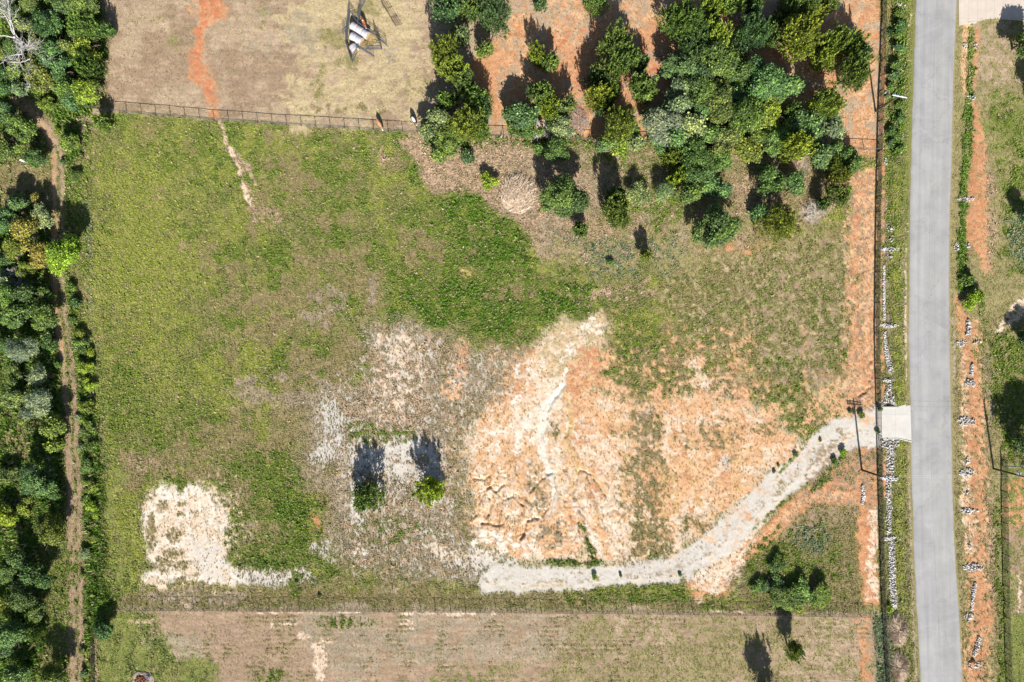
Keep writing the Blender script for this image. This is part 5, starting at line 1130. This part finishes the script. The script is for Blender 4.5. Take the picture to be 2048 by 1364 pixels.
# ------------------------------------------------------------------ hay bales
def bale(px, py, ang, label, nm='hay_bale'):
    r, L_ = .74, 1.16; x, y = W(px, py, r)
    t = thing(nm, label, 'hay bale', (x, y, gzw(x, y)), math.radians(-ang), 'wrapped round hay bales')
    n = 28; V = []; prof = [(-.5, .86), (-.49, .95), (-.44, 1), (-.2, 1.0), (0, .985), (.2, 1.0), (.44, 1), (.49, .95), (.5, .86)]
    for u, s in prof:
        for k in range(n):
            a = 2 * math.pi * k / n; rr = r * s * (1 + .012 * math.sin(a * 5 + u * 9)); V.append((u * L_, math.cos(a) * rr, r + math.sin(a) * rr))
    F = [(i * n + k, i * n + (k + 1) % n, (i + 1) * n + (k + 1) % n, (i + 1) * n + k) for i in range(len(prof) - 1) for k in range(n)]
    new_mesh('net_wrap', V, F=F, mat=M_WRAP, smooth=True, parent=t)
    for sgn in (-1, 1):
        V = [(sgn * (.5 * L_ + .005), 0, r)]; F = []
        for j in (1, 2, 3):
            for k in range(n):
                a = 2 * math.pi * k / n + j * .1; q = r * .28 * j; V.append((sgn * (.5 * L_ + .012 * (j % 2)), math.cos(a) * q, r + math.sin(a) * q))
        F += [(0, 1 + k, 1 + (k + 1) % n) for k in range(n)]
        for j in (0, 1): F += [(1 + j * n + k, 1 + j * n + (k + 1) % n, 1 + (j + 1) * n + (k + 1) % n, 1 + (j + 1) * n + k) for k in range(n)]
        new_mesh('hay_end', V, F=F, mat=M_HAY, parent=t)
bale(708.5, 53, 32, 'white wrapped bale, upper left end of the top row of three'); bale(719.5, 60, 32, 'white wrapped bale in the middle of the top row'); bale(730.5, 67.5, 32, 'white wrapped bale at the right end of the top row, by loose hay')
bale(707.5, 73.5, 30, 'white wrapped bale, left one of the middle pair'); bale(718, 80, 30, 'white wrapped bale, right one of the middle pair'); bale(708, 96, 58, 'single white wrapped bale at the bottom of the pen')
def strands(name, label, cat, cx, cy, rx, ry, n, hgt, ln, rad, mat, seed, fan=None, flow=None, kind=None, group=None, zmul=1.0):
    g = np.random.default_rng(seed); x0, y0 = W(cx, cy, hgt * .4); z0 = gzw(x0, y0); V = []; 
    a = g.uniform(0, 6.283, n); q = np.sqrt(g.random(n)); sx = np.cos(a) * q * rx * S; sy = np.sin(a) * q * ry * S
    zc = hgt * (1 - q ** 2) * g.uniform(.3, 1, n)
    dirr = a if fan else (g.normal(flow, .5, n) if flow is not None else g.uniform(0, 6.283, n))
    l = ln * g.uniform(.5, 1.3, n); d = np.stack([np.cos(dirr), np.sin(dirr), g.normal(.05, .25, n)], -1); d /= np.linalg.norm(d, axis=1)[:, None]
    p = np.stack([sx, sy, zc + .04], -1); c = np.cross(d, (0, 0, 1.0)); c /= np.linalg.norm(c, axis=1)[:, None]; u = np.cross(c, d)
    mid = p + d * l[:, None] * .5 + np.stack([0 * l, 0 * l, l * .08], -1) + c * (g.normal(0, .12, n) * l)[:, None]; end = p + d * l[:, None] - np.stack([0 * l, 0 * l, l * .05], -1)
    w = rad * g.uniform(.6, 1.5, n)[:, None]
    V = np.stack([p - c * w, p + c * w, mid + c * w * .8, mid - c * w * .8, end, p + u * w, mid + u * w], 1); V[..., 2] = np.maximum(V[..., 2], .02)
    b = np.arange(n)[:, None] * 7
    F4 = np.concatenate([b + np.array([[0, 5, 6, 3]]), b + np.array([[5, 1, 2, 6]])]); F3 = np.concatenate([b + np.array([[3, 6, 4]]), b + np.array([[6, 2, 4]])])
    o = new_mesh(name, V.reshape(-1, 3), F=[tuple(f) for f in F4.tolist()] + [tuple(f) for f in F3.tolist()], mat=mat); o.location = (x0, y0, z0)
    return tag(o, label, cat, group, kind)
strands('loose_hay', 'yellow loose hay spilled at the right of the bales', 'hay', 743, 74, 11, 9, 1100, .35, .6, .03, M_HAY, 1); strands('loose_hay', 'loose hay at the right end of the middle pair of bales', 'hay', 728, 88, 8, 6, 600, .35, .5, .03, M_HAY, 2)
strands('reed_mound', 'grey mound of flattened dry reeds left of the lower row of trees', 'reed mound', 1034, 392, 32, 36, 2600, .7, 1.5, .035, M_STRAW, 3, flow=1.1)
strands('brush_heap', 'heap of bare grey branches on the clay below the bright cedars', 'brush heap', 1162, 241, 17, 26, 200, .6, 1.9, .022, M_BRUSH, 4, flow=2.2)
strands('dry_grass_clump', 'tan flopped-over grass clump in the ditch, upper of two', 'dry grass', 1798, 1262, 14, 26, 1500, .8, 1.1, .03, M_STRAW, 5, fan=True, group='dry grass clumps in the left ditch'); strands('dry_grass_clump', 'tan flopped-over grass clump in the ditch, at the bottom edge', 'dry grass', 1800, 1338, 13, 26, 1500, .8, 1.1, .03, M_STRAW, 6, fan=True, group='dry grass clumps in the left ditch')
strands('fallen_stems', 'pale fallen stems on sand left of the shaded bottom trees', 'dry stems', 1466, 1162, 26, 22, 70, .12, 1.6, .022, M_STRAW, 7, flow=.3)

# ------------------------------------------------------------------ cattle
def cow(px, py, ang, L_, mat, label, head=None, patch=None):
    x, y = W(px, py, .6); t = thing('cow', label, 'cow', (x, y, gzw(x, y)), math.radians(ang), 'cattle in the dry pasture')
    k = L_ / 1.7      # faces +X, hooves at z=0
    nodes = [((-.62, 0, 1.02), .25), ((-.25, 0, 1.0), .31), ((.2, 0, .98), .32), ((.58, 0, 1.04), .26), ((.85, 0, 1.02), .15), ((1.06, 0, .86), .12), ((1.22, 0, .62), .09), ((1.3, 0, .50), .065)]
    V = [n[0] for n in nodes]; R_ = [n[1] for n in nodes]; E = [(i, i + 1) for i in range(len(nodes) - 1)]
    def chain(root, pts):
        prev = root
        for p, r in pts: V.append(p); R_.append(r); E.append((prev, len(V) - 1)); prev = len(V) - 1
    for s in (-1, 1):
        chain(3, [((.55, .17 * s, .72), .11), ((.57, .18 * s, .42), .065), ((.55, .18 * s, .10), .045), ((.58, .18 * s, .03), .055)])
        chain(0, [((-.62, .18 * s, .78), .15), ((-.52, .19 * s, .56), .09), ((-.70, .19 * s, .36), .055), ((-.67, .19 * s, .10), .045), ((-.64, .19 * s, .03), .055)])
        chain(5, [((1.02, .13 * s, .93), .035), ((1.0, .22 * s, .92), .03)])
    chain(0, [((-.86, 0, 1.1), .04), ((-.92, .02, .8), .025), ((-.9, .03, .5), .035)])
    me = bpy.data.meshes.new('body'); me.from_pydata([tuple(c * k for c in v) for v in V], E, []); me.materials.append(mat)
    o = bpy.data.objects.new('body', me); C.objects.link(o); o.parent = t
    sk = o.modifiers.new('skin', 'SKIN')
    for i, r in enumerate(R_): me.skin_vertices[0].data[i].radius = (r * k, r * k)
    me.skin_vertices[0].data[0].use_root = True; o.modifiers.new('sub', 'SUBSURF').levels = 2; o.modifiers['sub'].render_levels = 2
    for p in me.polygons: p.use_smooth = True
    if head:
        for nm, c, r in head:
            mb = MB(); V2 = []; n = 10
            for i in range(7):
                for j in range(n):
                    f = math.pi * i / 6; a = 2 * math.pi * j / n; V2.append((c[0] * k + math.cos(f) * r[0] * k, c[1] * k + math.sin(f) * math.cos(a) * r[1] * k, c[2] * k + math.sin(f) * math.sin(a) * r[2] * k))
            F2 = [(i * n + j, i * n + (j + 1) % n, (i + 1) * n + (j + 1) % n, (i + 1) * n + j) for i in range(6) for j in range(n)]
            new_mesh(nm, V2, F=F2, mat=patch or M_WHITEHIDE, smooth=True, parent=t)
M_BLACKHIDE = simple('black_hide', (.02, .02, .022), .5, var=.2)
cow(727.5, 45, -67, 1.8, M_COW1, 'rust-red calf with a white face feeding beside the hay bales', [('face_blaze', (1.13, 0, .80), (.17, .10, .13)), ('rump_patch', (-.1, 0, 1.2), (.16, .12, .12))])
cow(759, 248, -62, 1.8, M_COW2, 'tan cow standing at the wire of the pasture fence', [('face_blaze', (1.2, 0, .72), (.13, .09, .12))])
cow(827, 239, -60, 1.75, M_BLACKHIDE, 'black-and-white cow beside the pale tree at the fence end', [('white_back', (.1, 0, 1.12), (.62, .26, .20)), ('face_blaze', (1.12, 0, .80), (.15, .1, .12))])

# ------------------------------------------------------------------ utility poles and lines
def pole(px, py, h, arms, label, armrz, lean=(0, 0), lamp=False, hide=False, trans=False):
    x, y = W(px, py); z = gzw(x, y); t = thing('utility_pole', label, 'utility pole', (x, y, z), 0, 'wooden utility poles along the road')
    mb = MB(); tp = (lean[0], lean[1], h); mb.tube([(0, 0, -.8), (lean[0] * .5, lean[1] * .5, h * .5), tp], [.19, .165, .13], 12); mb.build('pole_shaft', M_POLE, t, True)
    c, s = math.cos(armrz), math.sin(armrz); pts = []
    for dz, L_, off in arms:
        f = (h - dz) / h
        mb = MB(); mb.box((lean[0] * f + s * off, lean[1] * f - c * off, h - dz), (L_ / 2, .065, .06), armrz); a = mb.build('crossarm', M_ARM, t)
        for u in (-.45, -.25, .25, .45):
            mb = MB(); q = (lean[0] * f + c * L_ * u + s * off, lean[1] * f + s * L_ * u - c * off, h - dz + .06)
            mb.tube([q, (q[0], q[1], q[2] + .08), (q[0], q[1], q[2] + .1), (q[0], q[1], q[2] + .22)], [.03, .03, .075, .06], 8); mb.build('insulator', M_GALV, a); pts.append((x + q[0], y + q[1], z + q[2] + .22))
    for k, u in enumerate(((-.55, 1), (.55, 1)) if arms else ()):
        mb = MB(); mb.tube([(c * u[0], s * u[0], h - arms[0][0]), (0, 0, h - 1.1)], .018, 5); mb.build('arm_brace', M_GALV, t)
    if lamp:
        mb = MB(); b = (lean[0] * .62, lean[1] * .62, h * .70); mb.tube([b, (b[0] + .05, b[1] + .55, b[2] + .1)], .03, 6)
        mb.tube([(b[0], b[1] + .35, b[2] - .25), (b[0], b[1] + .35, b[2] - .2), (b[0], b[1] + .35, b[2] + .35), (b[0], b[1] + .35, b[2] + .42)], [.05, .24, .24, .1], 14); mb.build('transformer', M_WHITEMETAL, t, False)
    if trans:
        mb = MB(); b = (lean[0] * .8 - .3, lean[1] * .8, h - 1.9); mb.tube([b, (b[0], b[1], b[2] + .05), (b[0], b[1], b[2] + .7), (b[0], b[1], b[2] + .78)], [.08, .2, .2, .1], 14); mb.build('transformer', M_WHITEMETAL, t)
    return x, y, z, pts
pA = pole(1751.5, 222, 8.15, [(.35, 2.5, .12), (.62, 1.9, -.2)], 'leaning-looking wooden pole with pale double crossarm at the upper road fence', math.radians(-11))
pB = pole(1722.8, 939.5, 8.9, [(.30, 2.6, .1), (.75, 2.6, -.1)], 'wooden pole below the gravel track with a broad white crossarm', math.radians(-5), lean=(.35, .0), trans=True)
pC = pole(1986, 937, 8.6, [(.3, 1.6, .1)], 'wooden pole beyond the road beside the black fence corner', math.radians(85), lamp=True)
def wire(a, b, label, sag=.5, r=.028):
    mb = MB(); a = Vector(a); b = Vector(b); m = (a + b) / 2; n = 14
    mb.tube([tuple(Vector((0, 0, 0)) + (a.lerp(b, k / n) - a) + Vector((0, 0, -sag * 4 * (k / n) * (1 - k / n)))) for k in range(n + 1)], r, 5)
    o = mb.build('power_line', M_WIRE, None); o.location = a; tag(o, label, 'power line', 'power lines crossing the road')
def at(px, py, z): return (*W(px, py, z), z)
wire(at(1776, 951, 8.75), at(2052, 951.5, 8.2), 'upper of two thin pale wires spanning the road between the poles', .25, .008); wire(at(1784, 955, 8.3), at(2052, 955, 7.9), 'lower of two thin pale wires spanning the road between the poles', .3, .008)

# ------------------------------------------------------------------ culvert ends
def headwall(pts, wd, z1, label):
    x0, y0 = W(*pts[0]); mb = MB(); Q2 = [W(*p) for p in pts]
    for a, b in zip(Q2[:-1], Q2[1:]):
        L_ = math.hypot(b[0] - a[0], b[1] - a[1]); rz = math.atan2(b[1] - a[1], b[0] - a[0])
        mb.box(((a[0] + b[0]) / 2 - x0, (a[1] + b[1]) / 2 - y0, z1 / 2 - .3), (L_ / 2 + .02, wd / 2, z1 / 2 + .3), rz)
    t = thing('culvert_headwall', label, 'culvert headwall', (x0, y0, 0), 0, 'concrete culvert headwalls'); mb.build('wall', M_APRON, t)
    m2 = MB(); c = ((Q2[0][0] + Q2[1][0]) / 2 - x0, (Q2[0][1] + Q2[1][1]) / 2 - y0); s = 1 if pts[0][1] < 850 and pts[0][1] > 100 else -1
    m2.tube([(c[0], c[1] - s * .2, -.25), (c[0], c[1] + s * .35, -.25)], .26, 14, cap=False); m2.tube([(c[0], c[1] + s * .1, -.25), (c[0], c[1] + s * .12, -.25)], .24, 14); m2.build('culvert_pipe', M_PIPE_BLACK, t)
headwall([(1762,814.5),(1795,814.5),(1811,809.5)], .22, .12, 'white headwall along the upper side of the concrete apron'); headwall([(1765,877.5),(1797,877.5),(1822,883.5)], .22, .12, 'white headwall along the lower side of the concrete apron')
headwall([(1937,45.5),(1952,44.5)], .3, .12, 'small white headwall under the concrete driveway at top right')

# ------------------------------------------------------------------ stones
def stones(name, label, cat, cells, seed, dens=13.0, smin=.07, smax=.19, group=None, col=None):
    """cells: ellipses (x, y, rx, ry) in photo pixels"""
    g = np.random.default_rng(seed); VV = []; n_all = 0; FF = []
    base = np.array([(x, y, z) for z in (-1, 1) for x, y in ((-1, -1), (1, -1), (1, 1), (-1, 1))], float) * .62
    fb = np.array([(3, 2, 1, 0), (4, 5, 6, 7), (0, 1, 5, 4), (1, 2, 6, 5), (2, 3, 7, 6), (3, 0, 4, 7)])
    x0, y0 = W(cells[0][0], cells[0][1]); z0 = gzw(x0, y0)
    for (cx, cy, rx, ry) in cells:
        n = max(8, int(math.pi * rx * ry * S * S * dens * 1.5)); a = g.uniform(0, 6.283, n); q = np.sqrt(g.random(n)) * np.clip(g.normal(1, .04, n), .9, 1.04)
        n = len(a); px = cx + np.cos(a) * q * rx; py = cy + np.sin(a) * q * ry; bx = (px - 1024) * S; by = (682 - py) * S; bz = gz(px, py)
        s = g.uniform(smin, smax, n) * g.uniform(.8, 1.1, n); P8 = base[None] * s[:, None, None] * g.uniform(.7, 1.25, (n, 1, 3)) + g.normal(0, .16, (n, 8, 3)) * s[:, None, None]
        th = g.uniform(0, 6.283, n); c, sn = np.cos(th)[:, None], np.sin(th)[:, None]; tl = g.normal(0, .35, n)[:, None]
        X1 = P8[..., 0] * c - P8[..., 1] * sn; Y1 = P8[..., 0] * sn + P8[..., 1] * c; Z1 = P8[..., 2] + X1 * tl
        hh = (1 - q) * .12 + g.uniform(0, .07, n)
        VV.append(np.stack([X1 + bx[:, None] - x0, Y1 + by[:, None] - y0, Z1 + (bz + hh - z0)[:, None] + .03], -1).reshape(-1, 3))
        FF.append((np.arange(n)[:, None, None] * 8 + fb[None] + n_all).reshape(-1, 4)); n_all += n * 8
    o = new_mesh(name, np.vstack(VV), quads=np.vstack(FF), mat=col or M_STONE); o.location = (x0, y0, z0)
    return tag(o, label, cat, group)
def strip(pts, wd, step=None):
    out = []
    for a, b in zip(pts[:-1], pts[1:]):
        L_ = math.hypot(b[0] - a[0], b[1] - a[1]); n = max(1, int(L_ / (wd * .45))); wa = a[2] if len(a) > 2 else wd; wb = b[2] if len(b) > 2 else wd
        for k in range(n):
            u = k / n; ww = wa + (wb - wa) * u; out.append((a[0] + (b[0] - a[0]) * u, a[1] + (b[1] - a[1]) * u, ww / 2, max(wd * .35, 2)))
    return out
SD = 'check dams of white stone in the left ditch'; SR = 'white stone linings of the left ditch'; SE_ = 'white stone piles in the right ditch'
k_ = 100
for q in [([(1779,498,19,4.5)],'thin dam of white stone, uppermost in the left ditch'),([(1777,651,20,4.5)],'white stone dam level with the pale ruts on the right'),([(1777,760,13,4)],'short white stone dam not far above the apron'),
          ([(1779,955.5,20,4)],'white stone dam under the broad white pole crossarm'),([(1782,1077,20,4)],'white stone dam lowest in the left ditch')]:
    k_ += 1; stones('check_dam', q[1], 'stone dam', q[0], k_, 20, group=SD)
for q in [([(1781,455,7,9)],'faint scatter of white stones, highest above the uppermost dam',8),([(1783,478,5,8)],'faint scatter of white stones right above the uppermost dam',8),([(1780,510,6,8)],'loose white stones just below the uppermost dam',10),(strip([(1769,532,4),(1769,575,5),(1770,640,6)],5),'narrow white stone line between the two upper dams',14),
          (strip([(1771,665,3),(1770,682,7),(1776,715,9),(1783,745,10)],8),'white stone line bending right above the apron',13),(strip([(1780,768,10),(1777,785,14),(1777,795,22),(1776,808,34)],14),'fan of white stones widening onto the upper headwall',12),
          (strip([(1779,882,38),(1779,890,36),(1780,898,22),(1782,915,15),(1781,930,17),(1780,948,18)],14),'broad white stone lining between the lower headwall and the crossarm',14),(strip([(1780,962,12),(1776,990,11),(1779,1010,15),(1777,1040,14),(1779,1070,11)],12),'white stone lining between the two lowest dams',14),
          (strip([(1784,1086,16),(1784,1130,13),(1786,1170,14),(1790,1217,14)],13),'white stone lining running from the lowest dam to its end',15),([(1801,10,9,6)],'few white stones at the top of the left ditch',9),([(1777,185,6,6)],'white stones by the upper pole crossarm',9),([(1806,274,4,5)],'tiny white stone scatter by the fence meeting point',10),([(1773,322,4,8)],'little white stones below the fence meeting point',9),
          (strip([(1724,972,4),(1727,990,7),(1723,1008,5)],5),'short curved line of white stones left of the road fence',16)]:
    k_ += 1; stones('stone_lining', q[1], 'stones', q[0], k_, q[2], group=SR)
for q in [([(1931,90,5,7)],'left of two small white piles near the concrete driveway'),([(1953,92,4.5,7)],'right of two small white piles near the concrete driveway'),([(1946,193,9,5)],'white pile level with the upper utility pole'),([(1932,398,20,5)],'long white pile in the upper half of the right ditch'),
          ([(1913,493,5,8)],'small white pile touching the road verge'),([(1938,490,4,5)],'small white pile facing the one on the verge'),(strip([(1937,640,5),(1939,655,8),(1936,672,7)],6),'small trail of white stones above the verge pile in mid ditch'),([(1925,686,12,7)],'white pile against the verge in mid ditch'),([(1953,684,8,4)],'narrow white pile right of the spilling one'),
          (strip([(1943,730,4),(1943,752,6)],5),'two-metre stone trail above the ragged pile'),([(1941,766,11,8)],'ragged white pile above the big oval one'),([(1932,842,20,9)],'big oval white pile level with the apron'),([(1934,945,17,9)],'flat-bottomed white pile just under the power lines'),([(1935,986,2,3)],'few stones beneath the pile under the wires'),([(1935,921,6,8)],'small heap just above the pile under the wires'),
          ([(1938,1022,18,6)],'flat white pile below the power lines'),([(1940,1091,4,7)],'thin stones above the dark-rimmed pile'),([(1945,1135,20,9)],'big white pile with a dark upper rim'),(strip([(1952,1168,6),(1948,1195,7),(1946,1222,7)],6),'stone trail above the round pile low in the right ditch'),([(1938,1234,12,8)],'round white pile low in the right ditch'),
          (strip([(1960,1275,5),(1955,1295,8),(1950,1315,6)],6),'stone trail leading to the lowest pile'),([(1949,1331,14,8)],'lowest white pile, ringed about an orange boulder')]:
    k_ += 1; stones('stone_pile', q[1], 'stone pile', q[0], k_, 14, group=SE_)
def rock(px, py, r, label, mat, nm='boulder', seed=0):
    g = np.random.default_rng(seed); x, y = W(px, py, r * .5); V = []; n = 12
    for i in range(9):
        for j in range(n):
            f = math.pi * i / 8; a = 2 * math.pi * j / n; rr = r * (1 + .1 * math.sin(3 * a + f * 2) + (0 if i in (0, 8) else g.normal(0, .04))); V.append((math.sin(f) * math.cos(a) * rr, math.sin(f) * math.sin(a) * rr, math.cos(f) * rr * .75))
    F = [(i * n + j, i * n + (j + 1) % n, (i + 1) * n + (j + 1) % n, (i + 1) * n + j) for i in range(8) for j in range(n)]
    o = new_mesh(nm, V, F=F, mat=mat, smooth=True); o.location = (x, y, gzw(x, y) + r * .35); tag(o, label, 'boulder')
rock(1949, 1328, .55, 'round orange boulder ringed by the lowest white pile', M_BOULDER, seed=3)

# ------------------------------------------------------------------ dead trees, debris
def deadtree(px, py, h, spread, seed, label, mat, n_main=7, thick=.16, levels=3, squash=1.0, dirs=None, name='dead_tree'):
    g = random.Random(seed); x, y = W(px, py, h * .5); t = thing(name, label, 'dead tree', (x, y, gzw(x, y)), 0)
    mb = MB(); mb.tube([(0, 0, -.3), (.05, .03, h * .3), (0, 0, h * .5)], [thick * 1.3, thick, thick * .9], 8); mb.build('trunk', mat, t, True)
    mb = MB()
    def grow(p, d, ln, r, lv):
        pts = [p]; rs = [r]; q = Vector(p); dd = Vector(d)
        for k in range(4):
            dd = (dd + Vector((g.gauss(0, .22), g.gauss(0, .22), g.gauss(.02, .14)))).normalized(); q = q + dd * ln / 4; pts.append(tuple(q)); rs.append(r * (1 - .2 * (k + 1)))
            if lv > 0 and k >= 1:
                for _ in range(2 if lv > 1 else 3):
                    e = (dd + Vector((g.gauss(0, .6), g.gauss(0, .6), g.gauss(.05, .3)))).normalized(); grow(tuple(q), e, ln * g.uniform(.35, .6), r * .5, lv - 1)
        mb.tube(pts, [max(a, .012) for a in rs], 5 if lv > 1 else 3)
    for k in range(n_main):
        a = (dirs[k] if dirs else 2 * math.pi * k / n_main + g.uniform(-.3, .3)); ln = spread * g.uniform(.75, 1.15)
        grow((0, 0, h * g.uniform(.3, .5)), (math.cos(a), math.sin(a), .35 * squash), ln, thick * .55, levels - 1)
    mb.build('branches', mat, t)
D = math.radians
deadtree(28, 74, 8.5, 6.6, 21, 'tall bleached dead tree spreading white branches over the top left woodland', M_DEAD, 8, .17, 3, 1.0, [D(95), D(80), D(115), D(180), D(-80), D(-45), D(-20), D(-60)])
deadtree(1087, 262, 3.6, 2.0, 22, 'spiky silver-grey dead tree on the fence line in the grove', M_DEAD, 16, .10, 2, 1.6)
deadtree(1614, 308, 5.0, 2.4, 23, 'small pale dead tree between cedars at the right of the grove', M_DEAD, 6, .09, 3, 1.0, [D(60), D(80), D(40), D(-110), D(-125), D(10)])
deadtree(1628, 426, 1.6, 1.6, 24, 'low grey twiggy dead bush left of the clay strip', M_DEAD, 12, .05, 3, .7, name='dead_bush')
deadtree(38, 558, 2.2, 1.6, 25, 'grey twiggy dead bush at the left edge below the russet trees', M_DEAD, 9, .05, 3, .7, name='dead_bush')
def sheetmetal():
    x, y = W(52, 323, .3); V = []; n = 12
    for i in range(n):
        a = math.pi * i / (n - 1); 
        for k in (0, 1): V.append((-.65 + 1.3 * k, math.cos(a) * .2, .05 + math.sin(a) * .18))
    o = new_mesh('curved_sheet', V, F=[(2 * i, 2 * i + 2, 2 * i + 3, 2 * i + 1) for i in range(n - 1)], mat=M_WHITEMETAL); o.location = (x, y, gzw(x, y) + .7); o.rotation_euler = (.1, .2, math.radians(-15)); m = o.modifiers.new('t', 'SOLIDIFY'); m.thickness = .02
    tag(o, 'white curved metal sheet lying in the brush inside the track curve', 'metal sheet')
sheetmetal()
def burn():
    x, y = W(285, 1362); g = np.random.default_rng(8); t = thing('burn_pile', 'rusty burnt debris in a grey ash ring at the bottom edge', 'burn pile', (x, y, gzw(x, y)))
    n = 36; V = []; rings = [(.2, .02), (1.1, .05), (1.45, .22), (1.75, .16), (2.0, .02)]
    for r, z in rings:
        for k in range(n): a = 2 * math.pi * k / n; rr = r * (1 + .08 * math.sin(3 * a + 1) + g.normal(0, .03)); V.append((math.cos(a) * rr, math.sin(a) * rr, z + g.normal(0, .02) + .03))
    new_mesh('ash_ring', V, F=[(i * n + k, i * n + (k + 1) % n, (i + 1) * n + (k + 1) % n, (i + 1) * n + k) for i in range(4) for k in range(n)] + [tuple(range(n))], mat=M_ASH, parent=t)
    mb = MB()
    for k in range(130):
        a = g.uniform(0, 6.28); r = g.uniform(0, 1.15); p = np.array([math.cos(a) * r, math.sin(a) * r, g.uniform(.1, .45)]); d = g.normal(0, 1, 3) * (1, 1, .25); d = d / np.linalg.norm(d) * g.uniform(.2, .55)
        mb.tube([p - d, p + d], g.uniform(.02, .08), 5)
    mb.build('charred_debris', M_RUST, t); mb = MB(); mb.box((1.05, .75, .3), (.28, .32, .05), .4); mb.tube([(.8, .6, .3), (1.4, .9, .35)], .1, 8); mb.build('metal_scrap', M_GALV, t)
burn()
#OBJECTS_END
